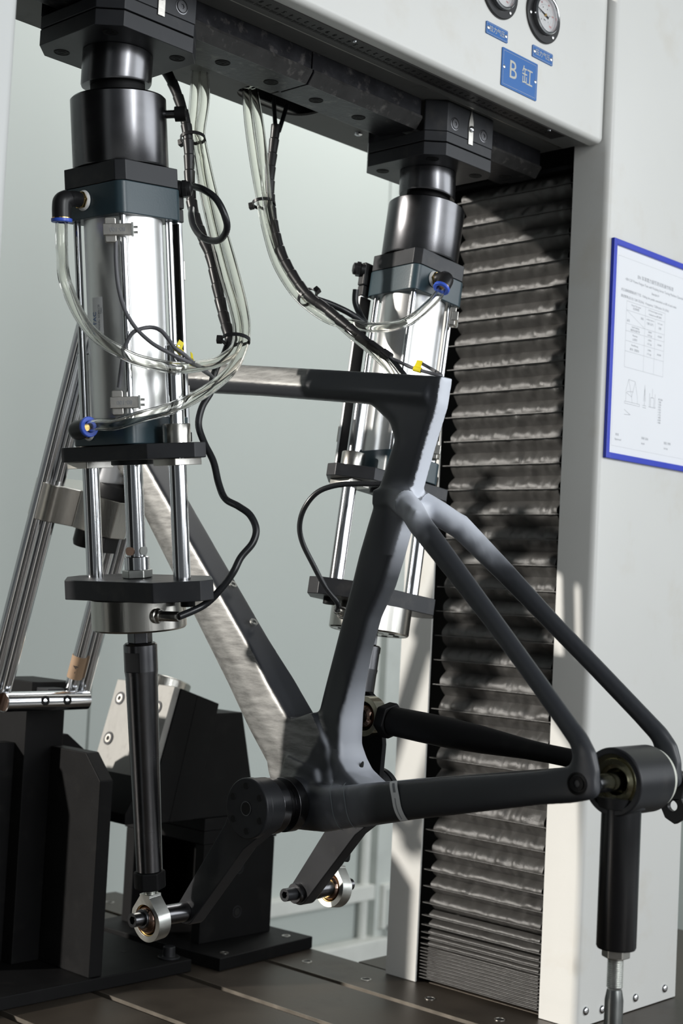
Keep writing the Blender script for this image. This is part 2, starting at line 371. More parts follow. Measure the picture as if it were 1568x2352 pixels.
bo('shade_liner', G().box(XL, XR, 1.3065, 1.3995, 1.275, 1.277), DRK)  # added dark sheets, stand in for the shade inside the cable openings
bo('shade_liner', G().box(XL, XR, 1.3065, 1.3085, 1.2292, 1.2748), DRK)
bo('shade_liner', G().box(XL, XR, 1.3965, 1.3995, 1.2292, 1.2748), DRK)
# ruler figures (read upside down from this side)
gm = Matrix(((-1, 0, 0), (0, 1, 0), (0, 0, -1))).to_4x4()
gt = G(); x = .80; nnum = 0
while x < 1.60:
    nnum += 1
    d = str((10 - nnum % 10)) if nnum % 10 else '10'
    M = Matrix.Translation((x, 1.156, 1.22445)) @ gm
    gt.add(*text_geo(d, .0092, sx=.9), M)
    for j in range(5): gt.cbox((x + .002 * j * 1.0, 1.1655, 1.22445), (.0003, .0035 if j else .006, .0002))
    x += .0118
bo('ruler_numbers', gt, HOL, rl)
for x in (1.193, 1.587): bo('ruler_screw', G().lathe([(.0026, 0), (.0022, .0012), (0, .0016)], 16, AX((x, 1.150, 1.2246), (x, 1.150, 1.2))), CHR, rl)
bo('button_screw', G().lathe([(.006, 0), (.0055, .002), (.003, .0036), (0, .004)], 20, AX((1.448, 1.379, 1.2258), (1.448, 1.379, 1.2))), CHR)
railp = [(1.222, 1.2299), (1.222, 1.207), (1.219, 1.2065), (1.219, 1.203), (1.229, 1.190), (1.276, 1.190), (1.276, 1.1915), (1.292, 1.1915), (1.312, 1.206), (1.312, 1.2257), (1.306, 1.2257), (1.306, 1.2299)]
for a, b in ((XL + .01, 1.1945), (1.1965, 1.4005), (1.54, 1.668)):
    rr_ = bo('guide_rail', extr(railp[::-1], a, b), RAIL, bevel=.0008)
    bo('worn_edge', extr([(1.2188, 1.2062), (1.2186, 1.2030), (1.2288, 1.1897), (1.2296, 1.1899), (1.2296, 1.2062)][::-1], a + .0008, b - .0008), RDG, rr_)
    xx = 1.0805 - .0775 * 5
    while xx < 1.66:
        if a + .015 < xx < b - .015:
            pos = (xx - 1.2, 1.2595 - 1.28, 1.190 - 1.2258); q = counterbore(rr_, pos, (0, 0, -1), .0085)
        xx += .0785
# ------------------------------------------------------------------ carriages
def carriage(x0, label, ptr):
    t = thing('cylinder_carriage', label, 'clamp block', loc=(x0, 1.2665, 1.1556), group='clamp blocks under the crossbeam')
    oc = octa(.069, .0712, .0215)
    lp = obj('lower_plate', G().prism(oc, 0, .0172), MBS, t, .0008)
    up_ = G(); up_.prism(octa(.069, .0712, .0215), .0186, .0325)
    obj('clamp_body', up_, MBS, t, .001)
    fb = [(-.0475, -.0712), (.049, -.0712), (.049, -.052), (-.069, -.052), (-.069, -.0497)]
    front = obj('clamp_jaw', G().prism([(-.0475, -.0712), (.049, -.0712), (.049, -.0475), (-.069, -.0475), (-.069, -.0497)], .0327, .0735), MBS, t, .001)
    obj('clamp_jaw', G().prism([(-.069, .050), (.069, .050), (.0475, .0712), (-.0475, .0712)], .0327, .066), MBS, t, .001)
    for dx in (-.033, .028): socket_screw(front, (dx, -.0712, .046), (0, -1, 0), .0062, .0010)
    for dx in (-.033, .028):
        obj('screw_recess', G().lathe([(.0085, -.0002), (.0085, .0004), (.0075, .0005), (.0072, 0)], 24, AX((dx, -.0712, .046), (dx, -.08, .046)), close=True), BLK, front)
    g = G(); M = faceY(0, -.0712, .0265); g.prism([(-.0046, 0), (.0046, 0), (.0046, .030), (0, .0475), (-.0046, .030)], 0.0001, .0014, M=M)
    p = obj('pointer', g, STM, t, .0002)
    obj('pointer_screw', G().lathe([(.0044, 0), (.0042, .0018), (.0025, .0032), (0, .0034)], 20, AX((0, -.0726, .0475), (0, -.08, .0475))), CHR, p)
    for dx, dy in ((-.046, -.046), (.046, -.046), (-.042, .046), (.046, .046)):
        counterbore(lp, (dx, dy, 0), (0, 0, -1), .0082)
    g = G(); g.lathe([(.0386, -.0005), (.0386, -.033), (.0375, -.0355)], 56)
    n = len(g.v) - 56
    sg = -1 if ptr else 1
    g.v = [(x, y, z + (sg * x * .13 if i >= 56 else 0)) for i, (x, y, z) in enumerate(g.v)]
    obj('swivel_post', g, BLK, t)
    return t
carriage(.9395, 'octagonal black clamp block above the left cylinder under the beam', 0)
carriage(1.4720, 'octagonal black clamp block with pale pointer above the right cylinder', 1)
# ------------------------------------------------------------------ actuators
PT = {}
def actuator(name, label, x0, tilt, yaw, cell_az, eye_yaw, ty):
    Rm = Matrix.Rotation(R(-tilt), 4, 'Y') @ Matrix.Rotation(R(yaw), 4, 'Z')
    Rm.translation = Vector((x0, 1.266, 1.11))
    t = thing(name, label, 'cylinder', Rm, group='tilted pneumatic cylinders')
    L = lambda g: g
    obj('swivel_pin', G().lathe([(.030, .018), (.030, -.006)], 40), MBK, t)
    ba = obj('swivel_barrel', G().lathe([(.0505, -.0035), (.0525, -.0055), (.0525, -.0800), (.0515, -.0815)], 72), BLK, t)
    if ty < 0:
        # set screw, image right
        d = Vector((.686, -.726, 0)); d = Matrix.Rotation(R(-yaw), 4, 'Z') @ d; c = Vector((0, 0, -.022))
        g = G().cyl(c + d * .050, c + d * .062, .0042, n=18)
        for q in range(5): g.lathe([(.0046, 0), (.0046, .001)], 18, AX(c + d * (.053 + q * .0018), c + d * .1))
        b = obj('set_screw', g, BLK, ba)
        M = AX(c + d * .062, c + d * .1); g = G(); g.prism(circ(.0082, 24), 0, .012, [hexp(.0042)[::-1]], M); g.prism(hexp(.0042), 0, .005, M=M)
        obj('screw_head', g, MBK, b, .0005)
    obj('adapter_plate', G().prism(octa(.0478, .0478, .0085), -.1035, -.0817), MBS, t, .0008)
    def rsq(h, r): return rrect(-h, h, -h, h, r, 6)
    hd = obj('upper_head', G().prism(rsq(.0475, .011), -.1385, -.1037), TEAL, t, .0012)
    tubeo = obj('cylinder_tube', G().lathe([(.0432, -.1387), (.0432, -.3553)], 80), ALU, t)
    for sx in (-1, 1):
        for sy in (-1, 1):
            obj('tie_rod', G().cyl((sx * .0355, sy * .0355, -.1387), (sx * .0355, sy * .0355, -.3553), .0043, n=20), CHR, t)
    obj('lower_head', G().prism(rsq(.0475, .011), -.3845, -.3555), TEAL, t, .0012)
    obj('middle_plate', G().prism(octa(.0445, .1030, .036), -.4015, -.3850), MBS, t, .001)
    obj('lower_plate', G().prism(octa(.0460, .1050, .036), -.5550, -.5330), MBS, t, .001)
    for sy in (-1, 1):
        y = sy * .0685
        obj('guide_bushing', G().lathe([(.0098, -.3848), (.0155, -.3848), (.0155, -.3650), (.0150, -.3642), (.0098, -.3642)], 40, Matrix.Translation((0, y, 0)), close=True), STL, t)
        obj('bushing_plate', G().prism(rrect(-.021, .021, y - .017 , y + .017, .002), -.4090, -.4017), STM, t, .0005)
        obj('guide_rod', G().lathe([(.0085, -.279), (.0096, -.2802), (.0096, -.5329)], 36, Matrix.Translation((0, y, 0))), CHR, t)
        obj('retaining_screw', G().lathe([(.008, -.5552), (.008, -.5630), (.0075, -.5635)], 22, Matrix.Translation((.008, sy * .068, 0))), MBK, t)
    obj('gland_ring', G().lathe([(.024, -.4017), (.024, -.4060), (.023, -.4068)], 40), MBS, t)
    pr = obj('piston_rod', G().lathe([(.0107, -.4069), (.0107, -.5086)], 40), CHR, t)
    for q in range(4):
        a = R(cell_az + 28 + q * 90)
        Mf = Matrix.Rotation(a, 4, 'Z') @ Matrix.Translation((.0102, 0, -.5025))
        obj('wrench_flat', G().prism(rrect(-.0046, .0046, -.0060, .0060, .004), 0, .0011, M=Mf @ Matrix.Rotation(R(90), 4, 'Y') @ Matrix.Translation((0, 0, -.0002))), BRZ if q % 2 else ZNC, pr)
    obj('coupling', G().lathe([(.0130, -.5087), (.0140, -.5095), (.0140, -.5232)], 40), CHR, t)
    obj('hex_nut', G().prism(hexp(.0172, R(10)), -.5328, -.5234), ZNC, t, .0012)
    lc = obj('load_cell', G().lathe([(.0527, -.5552), (.0527, -.5875), (.0510, -.5895), (.0500, -.5897), (.0500, -.5892), (.020, -.5892), (.020, -.5897)], 80), STL, t)
    for q in range(8):
        a = 2 * math.pi * q / 8 + .2; p = (.037 * math.cos(a), .037 * math.sin(a), -.5895)
        obj('bolt_hole', G().lathe([(.0042, .0), (.0042, .0007)], 18, AX(p, (p[0], p[1], -.7))), HOL, lc)
    ca = R(cell_az); dv = Vector((math.cos(ca), math.sin(ca), 0)); dv2 = (dv + Vector((-math.sin(ca), math.cos(ca), 0)) * .55).normalized()
    c0 = dv * .0515 + Vector((0, 0, -.5715))
    g = G(); g.lathe([(.0085, 0), (.0085, .003), (.0065, .004), (.0065, .007), (.0055, .008), (.0055, .030), (.0045, .032)], 24, AX(c0, c0 + dv2))
    g.prism(hexp(.0078), .003, .0075, M=AX(c0, c0 + dv2))
    obj('cable_connector', g, STL, lc)
    PT[x0, 'conn'] = list(Rm @ (c0 + dv2 * .032))
    obj('hex_stud', G().prism(hexp(.0140, R(20)), -.6055, -.5898), BLK, t, .001)
    # push rod
    g = G().lathe([(.0168, -.6056), (.0188, -.6075), (.0188, -.6150), (.0188, -.6155), (.0188, -.6365), (.0188, -.6370), (.0180, -.643), (.0148, -.862)], 96)
    fa = R(-170.6) if ty < 0 else R(cell_az - 30); fn = (math.cos(fa), math.sin(fa)); nv_ = []
    for x, y, z in g.v:
        if -.6366 < z < -.6154:
            for sg_ in (1, -1):
                d_ = (x * fn[0] + y * fn[1]) * sg_
                if d_ > .0160: x -= fn[0] * sg_ * (d_ - .0160); y -= fn[1] * sg_ * (d_ - .0160)
        nv_.append((x, y, z))
    g.v = nv_; ro = obj('push_rod', g, BLK, t, ang=20)
    obj('lock_nut', G().prism(hexp(.0182, R(15)), -.8830, -.8625), MBK, t, .0022)
    obj('threaded_neck', G().lathe(sum([[(.0082, -.8832 - i * .0018), (.0072, -.8841 - i * .0018)] for i in range(5)], []), 28), ZNC, t)
    # rod end eye: axis along world X
    E = Matrix.Translation((0, 0, -.9175)) @ Matrix.Rotation(R(eye_yaw), 4, 'Z')
    prof = []
    Ro = .0245
    for kk in range(44):
        a = R(-90 + 360 * kk / 44)
        prof.append((Ro * math.cos(a), Ro * math.sin(a)))
    prof = [p for p in prof if not (p[1] > .0125)]
    right = [p for p in prof if p[0] > 0]; left = [p for p in prof if p[0] <= 0]
    right.sort(key=lambda p: p[1]); left.sort(key=lambda p: -p[1])
    outer = right + [(.0085, .0265), (.0085, .0290), (-.0085, .0290), (-.0085, .0265)] + left
    Mx = E @ Matrix(((0, 0, 1), (1, 0, 0), (0, 1, 0))).to_4x4()
    eye = obj('rod_end_eye', G().prism(outer, -.0085, .0085, [circ(.0178, 36)[::-1]], Mx), ZNC, t, .0022, seg=3)
    g = G().lathe([(.0179, -.0066), (.0179, .0066), (.0168, .0062), (.0160, 0), (.0168, -.0062)], 44, Mx, close=True); obj('liner', g, BRS, eye)
    pts = [(.0166 * math.cos(R(a)), .0166 * math.sin(R(a))) for a in range(-52, 53, 8)]
    obj('ball', G().lathe([(r_, h_) for r_, h_ in pts], 40, Mx), BRZ, eye)
    # transducer
    s_ = 1 if ty > 0 else -1
    tr = obj('position_sensor', G().prism(rrect(.0505, .0590, ty - .0065, ty + .0065, .002), -.372, -.137), PRF, t, .0006)
    obj('end_cap', G().box(.0485, .0600, ty - .0075, ty + .0075, -.137, -.1225), RUB, tr, .001)
    obj('end_cap', G().box(.0495, .0600, ty - .0075, ty + .0075, -.383, -.372), RUB, tr, .001)
    obj('mounting_strip', G().box(.0478, .0504, ty - .009, ty + .009, -.384, -.1395), MBK, tr, .0004)
    for zz in (-.19, -.33):
        obj('bracket_clip', G().box(.0592, .0612, ty - .0055, ty + .0055, zz - .011, zz + .011), STM, tr, .0006)
    gx = Vector((.054, ty + s_ * .004, -.100)); gd = Vector((.55, s_ * .8, 0)).normalized()
    g = G(); M = AX(gx, gx + gd); g.lathe([(.0085, 0), (.0085, .006), (.0070, .0062), (.0070, .009)], 24, M); g.prism(hexp(.0105), .0065, .012, M=M); g.lathe([(.0085, .012), (.0080, .016), (.0045, .0175)], 24, M)
    obj('cable_gland', g, RUB, tr, .0004)
    obj('gland_block', G().box(.0485, .0610, ty - .0085, ty + .0085, -.1222, -.090), RUB, tr, .002)
    # air fittings
    def elbow(c, out, turn, L1, L2):
        c = Vector(c); out = Vector(out).normalized(); turn = Vector(turn).normalized()
        e = obj('air_fitting', G().sweep(spline([c + out * .006, c + out * L1 * .55, c + out * L1 * .93 + turn * .004, c + out * L1 + turn * .010, c + out * L1 + turn * L2], 6), lambda i: .0084 if i < 9 else .0102, 24), RUB, t)
        obj('thread_tape', G().lathe([(.0090, 0), (.0112, .0010), (.0095, .0035), (.008, .004)], 20, AX(c, c + out)), TPW, e)
        obj('hex_collar', G().prism(hexp(.0098), .0036, .0075, M=AX(c, c + out)), BRS, e, .0006)
        q = c + out * L1 + turn * L2
        obj('brass_ring', G().lathe([(.0104, 0), (.0104, .0012)], 30, AX(q, q + turn)), BRS, e)
        obj('release_collar', G().lathe([(.0062, .0011), (.0112, .0011), (.0112, .0040), (.0105, .0048), (.0068, .0048), (.0062, .004)], 32, AX(q, q + turn), close=True), BLU, e)
        return Rm @ q, (Rm.to_3x3() @ turn)
    if ty < 0:
        p1 = elbow((-.0475, .010, -.1190), (-1, 0, 0), (0, .05, -1), .032, .022)
        p2 = elbow((-.0475, .0165, -.3680), (-1, .1, 0), (-.12, -1, .12), .020, .024)
    else:
        p1 = elbow((-.0475, .013, -.1170), (-1, -.05, .0), (-.05, .45, -.85), .024, .018)
        p2 = elbow((-.0475, .0100, -.3680), (-1, .1, 0), (-.12, 1, .3), .020, .024)
    PT[x0, 'p1'] = list(p1[0]) + list(p1[1]); PT[x0, 'p2'] = list(p2[0]) + list(p2[1])
    # reed switch clamps on the front tie rod
    def reed(zc, ang, top=1):
        u = Vector((math.cos(R(ang)), math.sin(R(ang)), 0)); n = Vector((u.y, -u.x, 0));
        c = Vector((-.0355, -.0355, zc)) 
        Mr = Matrix((u, Vector((0, 0, 1)), -Vector(u).cross(Vector((0, 0, 1))) * -1)).transposed().to_4x4()
        Mr.translation = c
        nn = Mr.to_3x3() @ Vector((0, 0, 1))
        s = 1 if nn.dot(Vector((-1, -1, 0))) > 0 else -1
        b = obj('switch_bracket', G().box(-.0210, .0100, -.0062, .0062, s * .0035, s * .0120, Mr) if s > 0 else G().box(-.0210, .0100, -.0062, .0062, -.0120, -.0035, Mr), STM, t, .0008)
        obj('reed_switch', G().add(*(lambda g: (g.v, g.f))(G().prism(rrect(-.0192, -.0068, -.0135, .0135, .0025), min(s * .0005, s * .0088), max(s * .0005, s * .0088))), Mr), STM, b, .0012)
        g = G()
        for zz in (-.0028, .0028): g.cyl(Mr @ Vector((.0095, zz, s * .007)), Mr @ Vector((.0160, zz, s * .007)), .0014, n=12)
        g.box(.0090, .0115, -.0072, .0072, min(s * .004, s * .0125), max(s * .004, s * .0125), Mr)
        obj('clamp_screw', g, ZNC, b, .0002)
        tg = text_geo('80-100', .0062, sx=.95, rot=180, off=(-.0055, 0)); tg = ([(x, y, z + .0124) for x, y, z in tg[0]], tg[1])
        if s < 0: tg = ([(x, y, -z) for x, y, z in tg[0]], tg[1])
        obj('raised_lettering', G().add(tg[0], tg[1], Mr), PGY, b)
    reed(-.1560, -45)
    reed(-.3400, -45)
    if ty < 0:
        # sticker on the tube: letters wrapped round the tube surface
        def wrap(vs, a0, zc, lift):
            o = []
            for x, y, zz in vs:
                a = a0 + x / .0434; r = .0434 + lift + zz; o.append((r * math.cos(a), r * math.sin(a), zc + y))
            return o
        g = G(); nx = 8; vs = [(-.0080 + .016 * i / nx, yy, 0) for yy in (-.021, .021) for i in range(nx + 1)]
        a0 = R(-181)
        g.add(wrap(vs, a0, -.2450, .0000), [(i, i + 1, nx + 2 + i, nx + 1 + i) for i in range(nx)])
        s = obj('type_sticker', g, STK, tubeo)
        for txt, sz, off, mm in (('AirTAC', .0078, (.0045, -.007), PBL), ('MODEL: SC80x125', .0035, (-.0025, -.001), PGY), ('TAC', .0035, (-.0058, .006), PGY)):
            v, f = text_geo(txt, sz, rot=90, ext=.00005, off=(-off[0], off[1])); obj('sticker_print', G().add(wrap(v, a0, -.2450, .00015), f), mm, s)
    return t
aA = actuator('pneumatic_actuator', 'left cylinder unit with load cell and long black push rod to the near pedal', .9425, 7.1, 6, -113.8, -6, -.028)
aB = actuator('pneumatic_actuator', 'right cylinder unit partly hidden behind the bicycle frame seat tube', 1.4725, -7.5, 85, 93.9, -85, .044)

# ------------------------------------------------------------------ bicycle frame (one moulded skin, split into its tubes)
XB = 1.206
def ring_h(z, yr, yf, wr, wf, n=8):   # horizontal section of the aero seat tube: flat rear, elliptical nose
    rc = min(.004, wr * .5); pts = []
    pts += [(XB - wr + rc * .3, yr + rc * .3, z), (XB - wr + rc, yr, z), (XB, yr - .0005, z), (XB + wr - rc, yr, z), (XB + wr - rc * .3, yr + rc * .3, z), (XB + wr, yr + rc, z)]
    L_ = (yf - yr); nose = min(L_ * .45, .028)
    for k in range(n * 2 + 1):
        a = math.pi * k / (n * 2); pts.append((XB + wf * math.cos(a), yf - nose + nose * math.sin(a), z))
    pts.append((XB - wr, yr + rc, z)); return pts
def tube_rings(st, n=20, p=2.3):  # stations (x, y, z, half height, half width) swept in the yz plane
    rs = []
    for i, (x, y, z, h, w_) in enumerate(st):
        a = Vector(st[max(i - 1, 0)][:3]); b = Vector(st[min(i + 1, len(st) - 1)][:3]); t = (b - a).normalized()
        hv = Vector((0, -t.z, t.y)).normalized(); wv = t.cross(hv).normalized()
        r = []
        for k in range(n):
            an = 2 * math.pi * k / n; c, s = math.cos(an), math.sin(an)
            cc = math.copysign(abs(c) ** (2 / p), c); ss = math.copysign(abs(s) ** (2 / p), s)
            r.append(tuple(Vector((x, y, z)) + hv * (h * ss) + wv * (w_ * cc)))
        rs.append(r)
    return rs
F = G()
seat = [(.8178, .9955, 1.145), (.808, .9970, 1.130), (.798, .9985, 1.114), (.786, 1.000, 1.096), (.770, 1.0055, 1.0750), (.750, 1.0125, 1.0660), (.720, 1.0220, 1.0770), (.690, 1.031, 1.0880), (.655, 1.042, 1.1000), (.62, 1.0520, 1.1115), (.585, 1.064, 1.1205), (.55, 1.083, 1.1305), (.51, 1.0950, 1.1415), (.47, 1.105, 1.1530), (.435, 1.111, 1.160), (.405, 1.1105, 1.168), (.39, 1.106, 1.180), (.378, 1.096, 1.19), (.370, 1.082, 1.20), (.362, 1.066, 1.20), (.335, 1.100, 1.19)]
F.rings([ring_h(z, yr, yf, .0125 + (.0035 if z < .5 else 0) + (.004 if z < .44 else 0) + (.004 if z < .4 else 0), .0135 + (.004 if z < .44 else 0)) for z, yr, yf in seat])
tt = []
for y in (1.01, 1.05, 1.1, 1.2, 1.3, 1.4, 1.5, 1.535):
    zt = .8172 + (y - .995) * .112; k = 1 + max(0, (y - 1.35)) * 1.2
    zb_ = zt - .0365 * (1 + max(0, y - 1.3) * .5); zm = zt - .0225
    wd = [(-.0085, zt), (.0085, zt), (.0115 * k, zt - .0022), (.0185 * k, zm), (.0180 * k, zm - .003), (.0128 * k, zb_ + .002), (.0095, zb_), (-.0095, zb_), (-.0128 * k, zb_ + .002), (-.0180 * k, zm - .003), (-.0185 * k, zm), (-.0115 * k, zt - .0022)]
    tt.append([(XB + a, y, b) for a, b in wd])
F.rings(tt)
hd = []
for z in (.705, .72, .76, .80, .84, .875):
    y = 1.5755 - .306 * (z - .72); r = .0335 - (z - .705) * .045
    hd.append([(XB + r * math.cos(2 * math.pi * k / 28) * .96, y + r * math.sin(2 * math.pi * k / 28) * 1.04, z + .306 * 0) for k in range(28)])
F.rings(hd)
# down tube: upper edge line and lower edge line -> sections
dn = []
for s_ in range(9):
    f = s_ / 8
    u_ = Vector((0, 1.548 - f * .362, .800 - f * .377)); l_ = Vector((0, 1.575 - f * .352, .755 - f * .402))
    if f > .9: l_ = Vector((0, 1.212, .345))
    wt = .0195 + .004 * (f > .8); wb_ = .0205 + .004 * (f > .8); d = (l_ - u_)
    P_ = [(-wt + .001, .0), (wt - .001, 0), (wt + .0005, .03), (wb_ + .001, .5), (wb_ * .93, .80), (wb_ * .6, .96), (0, 1.02), (-wb_ * .6, .96), (-wb_ * .93, .80), (-wb_ - .001, .5), (-wt - .0005, .03)]
    dn.append([(XB + a, (u_ + d * b).y, (u_ + d * b).z) for a, b in P_])
F.rings(dn)
My_ = Matrix(((0, 0, 1), (1, 0, 0), (0, 1, 0))).to_4x4()
for hw, pw in ((.0235, [(1.212, .425), (1.185, .428), (1.155, .438), (1.128, .40), (1.118, .36), (1.15, .312), (1.20, .325), (1.222, .36), (1.232, .395)]), (.029, [(1.19, .385), (1.14, .375), (1.128, .345), (1.15, .310), (1.19, .318), (1.20, .35)])):
    F.prism(pw, XB - hw, XB + hw, M=My_)
wl = [(-.013, 1.088), (-.0175, 1.060), (-.030, 1.030), (-.047, .994), (-.037, .988), (-.024, 1.003), (-.012, 1.018), (0, 1.024)]
wp = wl + [(-a, b) for a, b in wl[-2::-1]]; zt_ = lambda y: .695 - max(0, 1.058 - y) * .42
F.rings([[(XB + a, y, zt_(y) - .019) for a, y in wp], [(XB + a * .97, y, zt_(y)) for a, y in wp]])
# bottom bracket
M = AX((1.1635, 1.162, .334), (1.3, 1.162, .334)); F.lathe([(.0270, 0), (.0288, .002), (.0300, .02), (.0310, .0425), (.0300, .065), (.0288, .083), (.0270, .085)], 40, M)
F.rings(tube_rings([(XB, 1.195, .395, .030, .020), (XB, 1.175, .36, .034, .026), (XB, 1.16, .335, .028, .034)], 20, 2.4))
for s_ in (-1, 1):
    X = lambda x: XB + s_ * (XB - x)
    cs = [(1.184, 1.158, .332, .0285, .018), (1.178, 1.120, .334, .0265, .0155), (1.172, 1.094, .3385, .0240, .013), (1.163, 1.040, .3510, .0225, .0115), (1.155, .99, .3615, .0210, .0105), (1.146, .92, .3760, .0195, .0098), (1.1395, .85, .3905, .0175, .009), (1.136, .80, .401, .0165, .0085), (1.134, .765, .4085, .0175, .0085), (1.133, .742, .4125, .0150, .0078), (1.133, .735, .414, .0110, .006)]
    F.rings(tube_rings([(X(a), b, c, d, e) for a, b, c, d, e in cs], 22, 2.6))
    ss = [(1.2015, 1.078, .690, .0040, .0040), (1.1975, 1.062, .688, .0120, .008), (1.1915, 1.040, .680, .0160, .011), (1.183, 1.018, .669, .0145, .012), (1.170, .995, .6535, .0135, .0120), (1.162, .937, .6050, .0115, .0105), (1.155, .880, .556, .0098, .0092), (1.146, .8266, .510, .0094, .0088), (1.138, .778, .4675, .0094, .0086), (1.1350, .7585, .4500, .0100, .0085), (1.1335, .7510, .4380, .0125, .0082), (1.133, .7500, .4260, .0165, .0080), (1.133, .7515, .4120, .0180, .0080)]
    F.rings(tube_rings([(X(a), b, c, d, e) for a, b, c, d, e in ss], 22, 2.2))
F.rings(tube_rings([(XB - .026, 1.030, .6765, .0125, .010), (XB, 1.048, .682, .0140, .020), (XB + .026, 1.030, .6765, .0125, .010)], 18, 2))
tmpm = bpy.data.meshes.new('raw'); tmpm.from_pydata(F.v, [], F.f)
bm = bmesh.new(); bm.from_mesh(tmpm); bmesh.ops.recalc_face_normals(bm, faces=bm.faces); bm.to_mesh(tmpm); bm.free()
tmpo = bpy.data.objects.new('raw', tmpm); C.objects.link(tmpo)
m_ = tmpo.modifiers.new('r', 'REMESH'); m_.mode = 'VOXEL'; m_.voxel_size = .0017; m_.use_smooth_shade = True
m_ = tmpo.modifiers.new('s', 'SMOOTH'); m_.iterations = 30; m_.factor = .5
bpy.context.view_layer.update()
sk = bpy.data.meshes.new_from_object(tmpo.evaluated_get(bpy.context.evaluated_depsgraph_get()))
bpy.data.objects.remove(tmpo)
def segd(p, a, b):
    ab = b - a; t = max(0, min(1, (p - a).dot(ab) / ab.dot(ab))); return (p - a - ab * t).length
V = Vector
ax_ = {'seat_tube': [(V((XB, 1.04, .80)), V((XB, 1.05, .75)), .034), (V((XB, 1.05, .75)), V((XB, 1.09, .60)), .028), (V((XB, 1.09, .60)), V((XB, 1.135, .42)), .028)],
       'top_tube': [(V((XB, 1.12, .812)), V((XB, 1.50, .855)), .020)],
       'head_tube': [(V((XB, 1.58, .705)), V((XB, 1.528, .875)), .032)],
       'down_tube': [(V((XB, 1.53, .752)), V((XB, 1.235, .43)), .034)],
       'bottom_bracket_shell': [(V((1.17, 1.16, .335)), V((1.242, 1.16, .335)), .032), (V((XB, 1.16, .34)), V((XB, 1.18, .385)), .032)]}
for s_, nm in ((-1, 'chain_stay'), (1, 'chain_stay.001')):
    ax_[nm] = [(V((XB + s_ * .036, 1.10, .337)), V((XB + s_ * .07, .80, .40)), .018), (V((XB + s_ * .07, .80, .40)), V((XB + s_ * .073, .745, .412)), .018)]
for s_, nm in ((-1, 'seat_stay'), (1, 'seat_stay.001')):
    ax_[nm] = [(V((XB + s_ * .022, 1.02, .672)), V((XB + s_ * .051, .88, .556)), .012), (V((XB + s_ * .051, .88, .556)), V((XB + s_ * .072, .757, .448)), .010)]
groups = {k: [] for k in ax_}
vn = [v.normal.copy() for v in sk.vertices]
for p in sk.polygons:
    c = p.center; best = None
    for k_, sg in ax_.items():
        for a, b, r in sg:
            d = segd(c, a, b) - r
            if best is None or d < best[0]: best = (d, k_)
    groups[best[1]].append(p)
def sst(a, b, x):
    t = max(0, min(1, (x - a) / (b - a))); return t * t * (3 - 2 * t)
def lerp_t(tab, x):
    for (a, u), (b, v) in zip(tab, tab[1:]):
        if x <= b: return u + (v - u) * max(0, min(1, (x - a) / (b - a)))
    return tab[-1][1]
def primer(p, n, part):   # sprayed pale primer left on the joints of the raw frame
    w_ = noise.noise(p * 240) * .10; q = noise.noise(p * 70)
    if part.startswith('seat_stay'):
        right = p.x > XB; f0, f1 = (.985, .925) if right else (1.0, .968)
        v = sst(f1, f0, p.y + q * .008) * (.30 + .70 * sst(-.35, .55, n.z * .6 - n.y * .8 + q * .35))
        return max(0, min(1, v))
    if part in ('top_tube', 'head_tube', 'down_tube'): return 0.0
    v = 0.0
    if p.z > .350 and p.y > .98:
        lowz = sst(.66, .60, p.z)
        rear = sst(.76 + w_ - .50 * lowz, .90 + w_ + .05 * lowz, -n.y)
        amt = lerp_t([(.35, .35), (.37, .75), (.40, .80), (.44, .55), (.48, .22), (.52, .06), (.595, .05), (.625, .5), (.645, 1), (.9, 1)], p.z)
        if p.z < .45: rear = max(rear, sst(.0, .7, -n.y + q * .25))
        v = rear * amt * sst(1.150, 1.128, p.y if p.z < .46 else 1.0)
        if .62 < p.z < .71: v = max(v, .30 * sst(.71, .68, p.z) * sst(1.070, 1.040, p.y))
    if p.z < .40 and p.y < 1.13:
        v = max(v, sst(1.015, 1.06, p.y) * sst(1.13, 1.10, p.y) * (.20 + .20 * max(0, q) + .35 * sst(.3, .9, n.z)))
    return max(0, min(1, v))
def sunlit_grey(p, n, part):   # sunlit sides painted as streaky grey, stopping at the shadow edge
    q = noise.noise(p * 90) * .08
    if part == 'top_tube': return (sst(-.10, .06, n.z + q) if n.z < .85 else sst(.97, .85, n.z)) * sst(1.196, 1.206, p.y)
    if part in ('down_tube', 'bottom_bracket_shell', 'seat_tube', 'chain_stay') and p.z < .85:
        lim = lerp_t([(.30, 1.215), (.352, 1.178), (.42, 1.134), (.445, 1.150), (.49, 1.22)], p.z) + q * .04
        if part == 'down_tube': lim = 1.0
        elif p.z > .50: return 0.0
        d = n.y * -.72 + n.z * .69
        return (1 - sst(.45, .62, d + q)) * sst(lim - .003, lim + .005, p.y)
    return 0.0
bf = thing('bicycle_frame', 'matte dark grey carbon bicycle frame clamped in the test rig', 'bicycle frame', loc=(XB, 1.162, .334))
off = V((XB, 1.162, .334)); parts = {}
